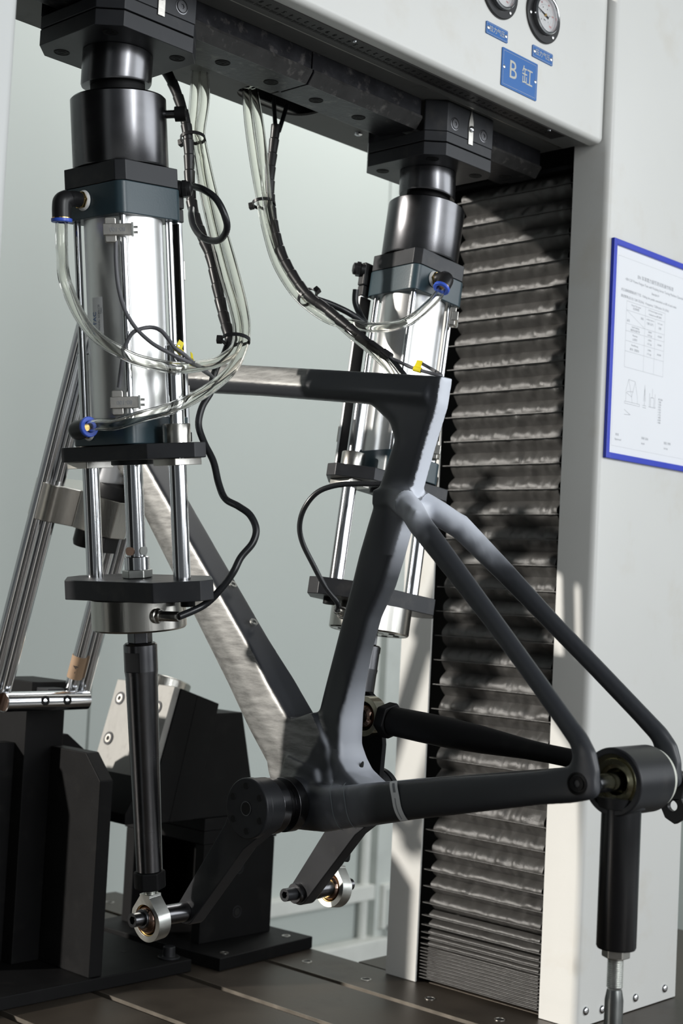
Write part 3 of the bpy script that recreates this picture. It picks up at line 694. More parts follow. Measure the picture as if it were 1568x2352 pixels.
for k_, ps in groups.items():
    if not ps: continue
    idx = {}; vs = []; fs = []
    for p in ps:
        f = []
        for vi in p.vertices:
            if vi not in idx: idx[vi] = len(vs); vs.append(sk.vertices[vi].co - off)
            f.append(idx[vi])
        fs.append(f)
    nm = k_.split('.')[0]
    me = bpy.data.meshes.new(nm); me.from_pydata(vs, [], fs); me.shade_smooth()
    inv = sorted(idx.items(), key=lambda q: q[1]); me.normals_split_custom_set_from_vertices([vn[a] for a, b in inv])
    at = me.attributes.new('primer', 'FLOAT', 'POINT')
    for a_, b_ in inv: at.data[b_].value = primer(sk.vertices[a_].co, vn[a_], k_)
    a2 = me.attributes.new('sunlit_grey', 'FLOAT', 'POINT')
    for a_, b_ in inv: a2.data[b_].value = sunlit_grey(sk.vertices[a_].co, vn[a_], k_)
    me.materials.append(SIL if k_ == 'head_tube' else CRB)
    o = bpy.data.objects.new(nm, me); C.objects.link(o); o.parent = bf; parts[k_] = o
parts['down_tube']['label'] = 'carbon down tube with sunlight painted on its sides'
def fo(name, g, m, par=None, **k):
    g.v = [tuple(V(p) - off) for p in g.v]; return obj(name, g, m, par or bf, **k)
for y, z in ((1.3281, .5789), (1.2865, .5339)):
    nrm = V((0, -.72, .69)); c = V((XB + .002, y, z)) - nrm * .0005
    fo('bottle_boss', G().lathe([(.0027, 0), (.0054, 0), (.0054, .0026), (.0027, .0026)], 26, AX(c, c + nrm), close=True), ZNC, parts.get('down_tube'))
fo('cable_port', G().lathe([(.0048, 0), (.0030, .0012), (0, .0014)], 20, AX((XB + .004, 1.0985, .3815), (XB + .004, 1.0, .35)) @ Matrix.Diagonal((.7, 1.3, 1, 1))), HOL, parts.get('seat_tube'))
# barcode sticker on chainstay
g = G(); g.add([(1.1435 - .0000, .992, .3745 + .0), (1.1435, .986, .376), (1.1445, .983, .345), (1.1445, .989, .3435)], [(0, 1, 2, 3)])
def band(y0, y1, lift, m, nm, par, a0=60, a1=-60):
    g = G(); vs = []
    n = 14
    for i in range(n + 1):
        a = R(a0 + (a1 - a0) * i / n)
        for y in (y0, y1):
            f = (1.040 - y) / .05; zc = .3510 + f * .0105; xc = 1.163 - f * .008; h = .0225 - f * .0015 + lift; w_ = .0115 - f * .001 + lift
            c_, s_ = math.cos(a), math.sin(a)
            vs.append((xc - w_ * abs(c_) ** (2 / 2.6), y + .01 * (s_), zc + h * math.copysign(abs(s_) ** (2 / 2.6), s_)))
    g.add(vs, [(2 * i, 2 * i + 1, 2 * i + 3, 2 * i + 2) for i in range(n)]); return fo(nm, g, m, par)
st_ = band(.9930, .9810, .0006, STK, 'barcode_sticker', parts.get('chain_stay'))
band(.9888, .9850, .0009, PGY, 'barcode_print', st_, 50, 18)
band(.9885, .9875, .0009, PGY, 'barcode_print', st_, 5, -48)
SEM = mat('resin_seam', (.30, .34, .37), .35)
for yy in (1.0930, 1.0700): band(yy, yy - .0016, .0004, SEM, 'resin_seam', parts.get('chain_stay'), 80, -80)
# dropout bolt, derailleur hanger
o = fo('axle_bolt', G().prism(circ(.0075, 26), -.002, .0012, [hexp(.0038)[::-1]], AX((1.1250, .7525, .4115), (1.0, .7525, .4115))), MBK)
fo('axle_seat', G().lathe([(.0105, -.001), (.0105, .0008), (.0090, .0012), (.0082, 0)], 28, AX((1.1252, .7525, .4115), (1.0, .7525, .4115)), close=True), MBK)
hp = [(0, .010), (.010, .006), (.013, -.006), (.010, -.020), (.016, -.030), (.012, -.040), (.003, -.046), (-.008, -.041), (-.014, -.030), (-.012, -.016), (-.009, 0)]
Mh = Matrix(((0, 0, 1), (-1, 0, 0), (0, 1, 0))).to_4x4(); Mh.translation = V((1.287, .7470, .4080))
hg = fo('derailleur_hanger', G().prism(hp, 0, .007, [circ(.0052, 18, .0, -.028)[::-1]], Mh), RUB, bevel=.0012)

# ------------------------------------------------------------------ cranks and link
ck = thing('crank_assembly', 'black steel dummy crank set through the bottom bracket with two angled arms', 'crank', loc=(XB, 1.162, .334))
def co2(name, g, m, par=None, **k):
    g.v = [tuple(V(p) - V((XB, 1.162, .334))) for p in g.v]; return obj(name, g, m, par or ck, **k)
BBc = V((0, 1.162, .334)); PD = V((0, 1.2645, .2015))
def xlathe(prof, y, z, s=1, n=48): return G().lathe(prof, n, AX((XB, y, z), (XB + s, y, z)))
def crank_arm(s, x0, x1, name):
    dirv = (PD - BBc).normalized(); nv = V((0, -dirv.z, dirv.y)); L_ = (PD - BBc).length; pts = []
    for k in range(19): a = R(90 + 180 * k / 18); pts.append(V((math.cos(a) * .0325, math.sin(a) * .0325)))
    for k in range(15): a = R(-90 + 180 * k / 14); pts.append(V((L_ + math.cos(a) * .0150, math.sin(a) * .0150)))
    # waist
    pts = pts[:19] + [V((.045, -.0200))] + pts[19:] + [V((.045, .0200))]
    M = Matrix(((0, 0, 1), (dirv.y, nv.y, 0), (dirv.z, nv.z, 0))).to_4x4(); M.translation = V((0, 1.162, .334))
    return co2(name, G().prism([(p.x, p.y) for p in pts], min(x0, x1), max(x0, x1), M=M), MBS, bevel=.0015)
for s in (-1, 1):
    X = lambda d: XB + s * d
    def lat(prof, m, name, par=None, bevel=.0006):
        return co2(name, G().lathe([(r, d) for r, d in prof], 56, AX((XB, 1.162, .334), (XB + s, 1.162, .334))), m, par, bevel=bevel)
    lat([(.0305, .0432), (.0305, .0565)], BLK, 'bearing_cup'); lat([(.0235, .0566), (.0235, .0685)], BLK, 'spindle')
    lat([(.0300, .0686), (.0312, .0700), (.0312, .0815)], BLK, 'spacer_ring')
    crank_arm(s, X(.0816), X(.1018), 'crank_arm')
    fl = lat([(.0334, .1019), (.0334, .1095), (.0322, .1108)], MBS, 'end_disc')
    for q in range(6):
        a = R(25 + 60 * q); y = 1.162 + .0245 * math.cos(a); z = .334 + .0245 * math.sin(a)
        co2('bolt_hole', G().lathe([(.0038, .0), (.0038, .0010)], 18, AX((X(.1105), y, z), (X(.1105) + s, y, z))), HOL, fl)
    co2('centre_hole', G().lathe([(.0070, 0), (.0082, 0), (.0082, .0010), (.0070, .0010)], 28, AX((X(.1106), 1.162, .334), (X(.1106) + s, 1.162, .334)), close=True), BLK, fl)
    co2('centre_bore', G().lathe([(.0070, 0), (.0070, .0012)], 24, AX((X(.1106), 1.162, .334), (X(.1106) + s, 1.162, .334))), HOL, fl)
    # pedal axle: spacer, bolt, washer and nut through the rod-end ball
    py, pz = PD.y, PD.z; ex = 1.0565 if s < 0 else 1.3535
    co2('pedal_spacer', G().cyl((X(.1019), py, pz), (ex - s * .0105, py, pz), .0112, n=36), BLK, bevel=.0005)
    co2('pedal_shaft', G().cyl((ex - s * .0104, py, pz), (ex + s * .0104, py, pz), .0062, n=30), STM)
    co2('washer', G().cyl((ex + s * .0130, py, pz), (ex + s * .0168, py, pz), .0110, .0108, n=34), BLK, bevel=.001)
    hx = ex + s * .0169; M = AX((hx, py, pz), (hx + s, py, pz)); g = G(); g.prism(circ(.0078, 26), 0, .0125, [hexp(.0046)[::-1]], M); g.prism(hexp(.0046), 0, .006, M=M)
    co2('pedal_bolt', g, BLK, bevel=.0006)
    if s > 0:
        M = AX((X(.0815), py, pz), (X(.0815) - s, py, pz)); g = G(); g.lathe([(.0125, 0), (.0125, .006), (.0115, .007)], 34, M); co2('washer', g, BLK)
        g = G(); g.prism(circ(.0080, 28), .0072, .0240, [hexp(.0045)[::-1]], M); g.prism(hexp(.0045), .0072, .012, M=M); co2('pedal_bolt', g, MBS, bevel=.0008)
# vertical arm and tie link on the far side
g = G(); M = Matrix(((0, 0, 1), (1, 0, 0), (0, 1, 0))).to_4x4()
co2('chain_arm', G().prism([(1.128, .334), (1.162, .302), (1.196, .334), (1.190, .440), (1.182, .458), (1.150, .460), (1.130, .445), (1.124, .40)], 1.2725, 1.2805, M=M), MBK, bevel=.001)
lk = thing('tie_link', 'black tapered steel link with nut and ball end behind the seat tube', 'link', loc=(1.272, 1.155, .428))
def lo(name, g, m, par=None, **k):
    g.v = [tuple(V(p) - V((1.272, 1.155, .428))) for p in g.v]; return obj(name, g, m, par or lk, **k)
LA = V((1.2600, 1.1375, .4330)); LB = V((1.2600, .790, .4130)); ld = (LB - LA).normalized(); M = AX(LA, LB)
lo('link_bar', G().lathe([(.0150, .040), (.0168, .042), (.0172, .085), (.0170, .125), (.0150, .17), (.0108, .23), (.0098, .26), (.0098, .345)], 40, M), MBK)
lo('wrench_flat', G().cbox((0, .0160, .108), (.020, .0030, .034), M @ Matrix.Rotation(R(-80), 4, 'Z')), MBS)
lo('lock_nut', G().prism(hexp(.0215, R(15)), .0262, .0400, M=M), MBK, bevel=.002)
Me = Matrix(((0, 0, 1), (ld.y, -ld.z, 0), (ld.z, ld.y, 0))).to_4x4(); Me.translation = LA
ey = lo('rod_end_eye', G().prism([(.0235 * math.cos(R(a)), .0235 * math.sin(R(a))) for a in range(35, 326, 10)] + [(.026, -.009), (.026, .009)], -.0085, .0085, [circ(.0172, 34)[::-1]], Me), mat('yellow_zinc', (.85, .80, .62), .22, 1.0, .15, 40), bevel=.002, seg=3)
lo('ball', G().lathe([(.0152 * math.cos(R(a)), .0152 * math.sin(R(a))) for a in range(-52, 53, 8)], 36, Me), BRZ, ey)
lo('link_pin', G().cyl((1.2450, LA.y, LA.z), (1.2724, LA.y, LA.z), .0078, n=26), BLK, ey)
# ------------------------------------------------------------------ rear axle stand
ra = thing('rear_axle_stand', 'black hub barrel on an upright post holding the rear dropouts', 'support stand', loc=(XB, .745, 0))
def ro2(name, g, m, par=None, **k):
    g.v = [tuple(V(p) - V((XB, .745, 0))) for p in g.v]; return obj(name, g, m, par or ra, **k)
hy, hz = .7450, .4110
def hx_(prof, n=56, close=False): return G().lathe([(r, d) for r, d in prof], n, AX((0, hy, hz), (1, hy, hz)), close=close)
ro2('hub_barrel', hx_([(.0262, 1.1722), (.0310, 1.1722), (.0323, 1.1735), (.0323, 1.2330), (.0262, 1.2330)], 64, True), MBS, bevel=.0006)
ro2('bearing', hx_([(.0130, 1.1790), (.0262, 1.1750), (.0262, 1.2300), (.0130, 1.2300)], 56, True), mat('bearing_yellow_zinc', (.33, .31, .20), .28, 1.0, .2, 50))
ro2('bearing_ring', hx_([(.0165, 1.1760), (.0215, 1.1750), (.0220, 1.1780), (.0160, 1.1785)], 56, True), mat('ring_brass_grey', (.46, .43, .28), .25, 1.0, .2, 50))
ro2('spacer_cap', hx_([(.0100, 1.2331), (.0300, 1.2331), (.0300, 1.2400), (.0280, 1.2415), (.0100, 1.2415)], 56, True), mat('pale_nylon', (.55, .56, .50), .4))
ro2('axle', hx_([(.0088, 1.1415), (.0088, 1.2700)], 32), CHR)
GBL = mat('gloss_black_paint', (.010, .010, .011), .24, .0, .2, 20, .05, spec=.6)
ro2('post', G().lathe([(.0188, .3900), (.0188, .2560), (.0178, .2540)], 48, Matrix.Translation((1.1905, hy, 0))), GBL)
ro2('collar', G().lathe([(.0188, .3850), (.0225, .3860), (.0250, .3960)], 48, Matrix.Translation((1.1905, hy, 0))), MBS)
ro2('hex_nut', G().prism(hexp(.0135), .2455, .2538, M=Matrix.Translation((1.1905, hy, 0))), STM, bevel=.0012)
ro2('threaded_stud', G().lathe(sum([[(.0078, .2454 - i * .0018), (.0070, .2445 - i * .0018)] for i in range(16)], []), 28, Matrix.Translation((1.1905, hy, 0))), ZNC)
ro2('lower_rod', G().lathe([(.0070, .2160), (.0088, .2060), (.0088, .0100)], 32, Matrix.Translation((1.1905, hy, 0))), mat('dull_steel', (.30, .31, .30), .3, 1.0, .2, 30))
ro2('foot_plate', G().box(XB - .06, XB + .06, hy - .05, hy + .05, 0, .0101), MBK, bevel=.001)

# ------------------------------------------------------------------ dummy fork
FK = V((XB, 1.722, .402)); fd = V((0, -.332, 1)).normalized()
fk = thing('test_fork', 'polished steel dummy fork of four round rods behind the left cylinder', 'fork', loc=FK)
def fko(name, g, m, par=None, **k):
    g.v = [tuple(V(p) - FK) for p in g.v]; return obj(name, g, m, par or fk, **k)
for x in (1.1230, 1.1445, 1.2580, 1.2795):
    a = V((x, 1.7260, .3900)); fko('fork_rod', G().cyl(a, a + fd * .56, .0102, n=36), CHR)
fp = V((XB + .000, 1.7260 - .332 * .292, .682))   # crown centre on the rod plane
Mc = Matrix((V((1, 0, 0)), V((0, -fd.z, fd.y)), fd)).transposed().to_4x4(); Mc.translation = fp
st = [(math.cos(R(a)) * .024 + .067, math.sin(R(a)) * .024) for a in range(-90, 91, 10)] + [(.045, .034), (.030, .062), (.012, .078), (-.012, .078), (-.030, .062), (-.045, .034)] + [(math.cos(R(a)) * .024 - .067, math.sin(R(a)) * .024) for a in range(90, 271, 10)]
fko('fork_crown', G().prism(st, -.026, .026, M=Mc), STL, bevel=.0012)
stc = fp + (Mc.to_3x3() @ V((0, .048, 0)))
fko('steerer', G().cyl(stc - fd * .050, stc + fd * .055, .0150, n=32), STM)
fko('crown_race', G().lathe([(.030, .0262), (.031, .030), (.030, .044), (.020, .052)], 40, AX(stc, stc + fd)), RUB)
fko('lock_nut', G().prism(hexp(.0235), -.050, -.0265, M=AX(stc, stc + fd)), RUB, bevel=.001)
q = fp + (Mc.to_3x3() @ V((-.008, .018, 0)))
fko('clamp_nut', G().lathe([(.0130, -.056), (.0150, -.050), (.0150, -.0265)], 30, AX(q, q + fd)), RUB)
M = AX(V((1.1330, 1.7010, .4020)), V((1.3, 1.7010, .4020)))
cb = fko('cross_bar', G().lathe([(.0125, 0), (.0140, .0010), (.0140, .1400), (.0125, .1410)], 44, M), CHR, label='short polished bar with copper coloured end face')
fko('bar_end_face', G().lathe([(.0128, -.0004), (.0128, .0002)], 40, M), BRZ, cb)
for x in (1.193, 1.2305):
    d = V((0, -.93, .12)).normalized(); c = V((x, 1.7010, .4020)) + d * .0135
    g = G(); M = AX(c, c + d); g.prism(circ(.0068, 24), -.002, .0012, [hexp(.0036)[::-1]], M); fko('cross_bolt', g, MBK, cb)
    fko('bolt_bore', G().prism(hexp(.0036), -.002, -.0008, M=M), HOL, cb)
tp = V((1.2580, 1.7260, .3900)) + fd * .046
fko('tape_tag', G().lathe([(.0112, 0), (.0112, .034)], 30, AX(tp, tp + fd)), TAN, label='strip of tan tape with handwriting 4.8')
gx = G(); v, f = text_geo('- 4.8', .0110, rot=75, ext=.00003)
Mt = Matrix((V((.70, -.71, 0)), V((.0, .0, 1)), V((-.71, -.70, 0)))).transposed().to_4x4(); Mt.translation = tp + fd * .017 + V((-.0083, -.0083, 0))
fko('tape_writing', gx.add(v, f, Mt), PBK)

# ------------------------------------------------------------------ fork stand
fs_ = thing('fork_stand', 'black welded pillar with gusset plates holding the fork crossbar at left', 'support stand', loc=(1.25, 1.80, 0))
def fso(name, g, m=MBK, par=None, **k):
    k.setdefault('bevel', .0015)
    g.v = [tuple(V(p) - V((1.25, 1.80, 0))) for p in g.v]; return obj(name, g, m, par or fs_, **k)
bpl = fso('base_plate', G().box(.98, 1.447, 1.636, 1.965, .0002, .0185))
fso('pillar', G().box(1.2145, 1.2815, 1.762, 1.835, .0187, .4020))
fso('pillar_cap', G().prism([(1.212, 1.750), (1.218, 1.744), (1.283, 1.744), (1.283, 1.85), (1.212, 1.85)], .4022, .4250))
fso('saddle_block', G().box(1.216, 1.2455, 1.7155, 1.7435, .3870, .4180), MBS)
Mg = Matrix(((0, 0, 1), (1, 0, 0), (0, 1, 0))).to_4x4()
fso('gusset_plate', G().prism([(1.640, .0187), (1.640, .2930), (1.677, .3295), (1.7618, .3295), (1.7618, .0187)], 1.2605, 1.2835, M=Mg))
fso('gusset_plate', G().prism([(1.8352, .0187), (1.8352, .340), (1.885, .340), (1.93, .30), (1.93, .0187)], 1.2390, 1.2590, M=Mg))
My = Matrix(((1, 0, 0), (0, 0, 1), (0, 1, 0))).to_4x4()
fso('gusset_plate', G().prism([(1.2143, .0187), (1.2143, .334), (1.160, .334), (1.115, .290), (1.115, .0187)], 1.786, 1.810, M=My))
fso('gusset_plate', G().prism([(1.2817, .0187), (1.2817, .341), (1.318, .341), (1.352, .315), (1.352, .0187)], 1.800, 1.820, M=My))
bb_ = fso('hold_down_bolt', G().lathe([(.0165, .0186), (.0165, .0215), (.0095, .0216), (.0090, .0350), (.0080, .0360)], 30, Matrix.Translation((1.424, 1.662, 0))), MBS)
fso('threaded_hole', G().lathe([(.005, .0184), (.005, .0189)], 20, Matrix.Translation((1.392, 1.73, 0))), HOL, bevel=0)
# ------------------------------------------------------------------ wedge fixture
wf = thing('angled_clamp_fixture', 'black stepped fixture with slanted bolted steel plate behind the push rod', 'fixture', loc=(1.58, 1.76, 0))
def wo(name, g, m=MBK, par=None, **k):
    k.setdefault('bevel', .0012)
    g.v = [tuple(V(p) - V((1.58, 1.76, 0))) for p in g.v]; return obj(name, g, m, par or wf, **k)
Mz = Matrix.Translation((1.482, 1.612, 0)) @ Matrix.Rotation(R(4.5), 4, 'Z')
g = G().prism([(0, 0), (.216, 0), (.216, .30), (0, .30)], .0002, .0190, M=Mz); wo('base_plate', g)
for a, b in ((.030, .020), (.185, .030)):
    p = Mz @ V((a, b, .019)); h = wo('threaded_hole', G().lathe([(.0045, 0), (.0068, 0), (.0068, .0007), (.0045, .0007)], 22, Matrix.Translation(p), close=True), STM, bevel=0)
wo('front_leg', G().box(1.511, 1.664, 1.694, 1.714, .0192, .1720))
wo('rear_leg', G().box(1.511, 1.664, 1.865, 1.888, .0192, .1720))
wo('cross_web', G().box(1.60, 1.62, 1.7142, 1.8648, .0192, .1500))
wo('top_plate', G().box(1.510, 1.668, 1.694, 1.892, .1722, .1930)); wo('top_plate', G().box(1.510, 1.668, 1.694, 1.892, .1932, .2125))
for z in (.060, .129):
    c = (1.588, 1.694, z); h = wo('screw_recess', G().lathe([(.0085, -.0002), (.0095, .0002), (.0090, .0008), (.0080, .0006)], 26, AX(c, (c[0], 1.0, z)), close=True), MBS, bevel=0)
    wo('socket_screw', G().lathe([(.0060, 0), (.0060, .0006)], 22, AX(c, (c[0], 1.0, z))), HOL, bevel=0)
wo('threaded_hole', G().lathe([(.006, .2120), (.006, .2130)], 20, Matrix.Translation((1.555, 1.706, 0))), HOL, bevel=0)
# tilted stack: down direction u, stack direction w
def slab(pts, y0, y1): # pts = (x, z)
    return G().prism([(a, b) for a, b in pts], y0, y1, M=My)
sp = wo('steel_face_plate', slab([(1.4385, .4195), (1.4500, .4160), (1.4080, .2700), (1.3965, .2735)], 1.700, 1.842), mat('scuffed_steel_plate', (.31, .305, .29), .56, .3, .25, 22, .12, dirt=((.18, .17, .16), .6, 34), bump=.15, bs=90))
wo('clamp_slab', slab([(1.4502, .4160), (1.4830, .4055), (1.4400, .2127), (1.3900, .2127)], 1.697, 1.845))
wo('clamp_slab', slab([(1.4832, .4055), (1.5290, .3910), (1.4880, .2127), (1.4402, .2127)], 1.697, 1.845))
wo('wedge_block', slab([(1.5260, .3760), (1.5820, .3760), (1.6230, .2127), (1.4882, .2127)], 1.699, 1.842))
wo('wedge_foot', slab([(1.3660, .2280), (1.4200, .3150), (1.4080, .2700), (1.3895, .2127), (1.3660, .2127)], 1.712, 1.845))
Mw = Matrix.Translation((1.470, 1.765, .412)) @ Matrix.Rotation(R(17), 4, 'Y')
wo('bearing_disc', G().lathe([(.042, -.006), (.042, .012), (.040, .014)], 56, Mw), STL)
nn = V((-.956, 0, -.292)) * -1; nn = V((-.958, 0, .287))
for y, dz in ((1.822, .030), (1.727, .036), (1.822, .095), (1.727, .10)):
    p = V((1.4385, y, .4195)) + V((-.280, 0, -.96)).normalized() * dz
    h = wo('bolt_ring', G().lathe([(.0072, .0), (.0105, .0), (.0105, .0012), (.0072, .0012)], 26, AX(p, p + nn), close=True), BLK, sp, bevel=0)
    wo('plate_bolt', G().prism(circ(.0068, 22), -.001, .0016, [hexp(.0040)[::-1]], AX(p, p + nn)), STM, sp, bevel=0); wo('bolt_socket', G().prism(hexp(.0040), -.001, .0004, M=AX(p, p + nn)), HOL, sp, bevel=0)

# ------------------------------------------------------------------ gauges, plates, document
def gauge(cx, cz, label):
    t = thing('pressure_gauge', label, 'gauge', faceY(cx, 1.1238, cz), group='dial gauges on the beam')
    fl = obj('flange_ring', G().lathe([(.026, 0), (.0372, 0), (.0372, .0022), (.0362, .003), (.0268, .003), (.026, .002)], 64, close=True), RUB, t)
    obj('bezel', G().lathe([(.0228, .0031), (.0262, .0031), (.0262, .0085), (.0248, .010), (.0235, .0098), (.0228, .008)], 64, close=True), CHR, t)
    d = obj('dial', G().lathe([(.0240, .0005), (.0240, .0033)], 56), DIA, t)
    g = G(); g2 = G()
    for k in range(51):
        a = R(225 - 270 * k / 50); r0 = .0196 if k % 10 == 0 else .0204; 
        M = Matrix.Rotation(a, 4, 'Z'); g.box(r0 - .0015, .0212, -.00011, .00011, .0034, .00345, M)
        a2 = R(225 - 270 * k / 50); g2.box(.0140 if k % 10 else .0128, .0148, -.0001, .0001, .0034, .00345, Matrix.Rotation(a2, 4, 'Z'))
    for k in range(6):
        a = R(225 - 270 * k / 5); v, f = text_geo(str(k * 30), .0032); g.add([(x + .0172 * math.cos(a), y + .0172 * math.sin(a), z + .0034) for x, y, z in v], f)
    for k in range(6):
        a = R(225 - 270 * k / 5); v, f = text_geo(('0', '.2', '.4', '.6', '.8', '1')[k], .0030); g2.add([(x + .0108 * math.cos(a), y + .0108 * math.sin(a), z + .0034) for x, y, z in v], f)
    v, f = text_geo('MPa', .0026); g2.add([(x, y - .0065, z + .0034) for x, y, z in v], f)
    obj('outer_scale', g, PRD, d); obj('inner_scale', g2, PBK, d)
    n = G(); a = R(162); M = Matrix.Rotation(a, 4, 'Z'); n.prism([(-.0075, -.0016), (-.0045, -.0011), (.018, -.0002), (.018, .0002), (-.0045, .0011), (-.0075, .0016)], .0042, .0048, M=M)
    obj('needle', n, PBK, d); obj('pivot', G().lathe([(.0018, .0034), (.0018, .0056)], 18), BRS, d)
    obj('cover_glass', G().lathe([(.0229, .0078), (.0229, .0086)], 48), GLS, t)
    for k in range(3):
        a = R(90 + 120 * k); obj('flange_screw', G().lathe([(.0024, .003), (.0022, .0042), (0, .005)], 18, Matrix.Translation((.0315 * math.cos(a + R(100)), .0315 * math.sin(a + R(100)), 0))), RVT, fl)
    return t
gauge(1.5255, 1.3590, 'right pressure gauge with needle pointing left above the blue plates')
gauge(1.4300, 1.3610, 'left pressure gauge cropped by the top edge of the picture')
def plate(x0, x1, z0, z1, label, texts, big=False):
    cx, cz = (x0 + x1) / 2, (z0 + z1) / 2; hx, hz = (x1 - x0) / 2, (z1 - z0) / 2
    t = thing('name_plate', label, 'sign', faceY(cx, 1.1238, cz), group='blue plates on the beam')
    obj('plate', G().prism(rrect(-hx, hx, -hz, hz, .0015), 0, .0012), SGB, t)
    i = .003 if big else .0012; e = .0003; g = G()
    g.box(-hx + i, hx - i, hz - i - e, hz - i, .0012, .00128); g.box(-hx + i, hx - i, -hz + i, -hz + i + e, .0012, .00128)
    g.box(-hx + i, -hx + i + e, -hz + i, hz - i, .0012, .00128); g.box(hx - i - e, hx - i, -hz + i, hz - i, .0012, .00128)
    obj('border_line', g, SGT, t)
    g = G()
    for txt, sz, ox, oy, sx in texts:
        v, f = text_geo(txt, sz, sx=sx); g.add([(x + ox, y + oy, z + .0013) for x, y, z in v], f)
    obj('lettering', g, SGT, t)
    rx = hx - (.0045 if big else .0042)
    for s in (-1, 1): obj('rivet', G().lathe([(.0026, .0012), (.0024, .0020), (.0012, .0026), (0, .0026)], 18, Matrix.Translation((s * rx, 0, 0))), RVT, t)
plate(1.4405, 1.5180, 1.2400, 1.2900, 'large blue plate lettered B and one Chinese character', (('B', .0340, -.0150, .0, .95), ('缸', .0270, .0165, -.0005, .92)), True)
plate(1.4050, 1.4505, 1.2970, 1.3130, 'small blue plate under the left gauge', (('拉力气压', .0086, 0, 0, .95),))
plate(1.5050, 1.5510, 1.2975, 1.3135, 'small blue plate under the right gauge', (('压力气压', .0086, 0, 0, .95),))
# document in a blue frame on the column
W_, H_ = .236, .3105
dt = thing('framed_document', 'blue framed test instruction sheet on the right white column', 'document', faceY(1.6905 + W_ / 2, 1.1098, .7815 + H_ / 2))
fw_ = .0085
for nm, a in (('left', (-W_ / 2, -W_ / 2 + fw_, -H_ / 2, H_ / 2)), ('right', (W_ / 2 - fw_, W_ / 2, -H_ / 2, H_ / 2)), ('top', (-W_ / 2 + fw_, W_ / 2 - fw_, H_ / 2 - fw_, H_ / 2)), ('bottom', (-W_ / 2 + fw_, W_ / 2 - fw_, -H_ / 2, -H_ / 2 + fw_))):
    obj('frame_bar', G().box(*a, 0, .0055), FRB, dt, .001)
pp = obj('sheet', G().box(-W_ / 2 + fw_, W_ / 2 - fw_, -H_ / 2 + fw_, H_ / 2 - fw_, .0002, .0020), PAP, dt)
g = G(); Z = .00205
def ln(x0, y0, x1, y1, w_=.0003):
    a = V((x0, y0, 0)); b = V((x1, y1, 0)); d = (b - a).normalized(); n = V((-d.y, d.x, 0)) * w_ / 2
    g.add([tuple(p + V((0, 0, Z))) for p in (a - n, b - n, b + n, a + n)], [(0, 1, 2, 3)])
def wr(txt, sz, x, y, al='LEFT', sx=1.0):
    v, f = text_geo(txt, sz, al, sx=sx, ext=.00002); g.add([(p[0] + x, p[1] + y, p[2] + Z) for p in v], f)
x0, x1 = -W_ / 2 + .0165, W_ / 2 - .0165; yt, yb = H_ / 2 - .0215, -H_ / 2 + .019
for a in ((x0, yt, x1, yt), (x0, yb, x1, yb), (x0, yt, x0, yb), (x1, yt, x1, yb)): ln(*a, .0002)
wr('EN 车架踏力疲劳测试机操作标准', .0068, 0, .112, 'CENTER')
wr('<EN CSF Frame Fatigue Test with Pedaling forces Testing Machine Operation', .0052, 0, .1035, 'CENTER')
wr('Standard>', .0052, 0, .095, 'CENTER')
wr('对五通两侧踏板进行下拉 - Pulling the pedals assembled on BB of each sides', .0048, x0 + .010, .0870)
wr('测试频率(次/分) 7200 次(2Hz) - Frequency: 7,200cycles /1h (2Hz)', .0048, x0 + .010, .0780)
tx = (x0 + .026, x0 + .076, x0 + .104, x0 + .130); ty_ = (.0730, .060, .041, .0305, .0165, .0015, -.0215)
for y in ty_: ln(tx[0], y, tx[3], y)
for x in tx: ln(x, ty_[0] if x != tx[2] else ty_[1], x, ty_[-1])
ln(tx[0], ty_[1], tx[1], ty_[2])
for s_, sz, x, y in (('Frame Test types', .0036, (tx[0] + tx[1]) / 2, .0690), ('车架种类', .0042, (tx[0] + tx[1]) / 2, .0645), ('CSF Frame Fatigue test with', .0034, (tx[1] + tx[3]) / 2, .0695), ('Pedaling forces 踏力疲劳', .0034, (tx[1] + tx[3]) / 2, .0640), ('品名', .004, tx[0] + .006, .0455), ('项目', .004, tx[1] - .008, .0540), ('Loading Frequency', .0028, (tx[1] + tx[2]) / 2, .0560), ('力量 (公斤)', .0040, (tx[1] + tx[2]) / 2, .0500), ('Test Cycles', .0030, (tx[2] + tx[3]) / 2, .0550), ('次数', .0040, (tx[2] + tx[3]) / 2, .0480),
    ('City/Trekking', .0036, (tx[0] + tx[1]) / 2, .0380), ('城市车/旅行车', .0040, (tx[0] + tx[1]) / 2, .0332), ('Mountain', .0036, (tx[0] + tx[1]) / 2, .0262), ('山地车', .0042, (tx[0] + tx[1]) / 2, .0205), ('Road/Racing', .0036, (tx[0] + tx[1]) / 2, .0120), ('跑车 / 竞赛车', .0042, (tx[0] + tx[1]) / 2, .0055),
    ('1000N', .0036, (tx[1] + tx[2]) / 2, .0380), ('(102 kg)', .0036, (tx[1] + tx[2]) / 2, .0333), ('1200N', .0036, (tx[1] + tx[2]) / 2, .0262), ('(122 kg)', .0036, (tx[1] + tx[2]) / 2, .0208), ('1100N', .0036, (tx[1] + tx[2]) / 2, .0115), ('(112 kg)', .0036, (tx[1] + tx[2]) / 2, .0060), ('100,000', .0036, (tx[2] + tx[3]) / 2, .0358), ('100,000', .0036, (tx[2] + tx[3]) / 2, .0235), ('100,000', .0036, (tx[2] + tx[3]) / 2, .0090)):
    wr(s_, sz, x, y, 'CENTER')
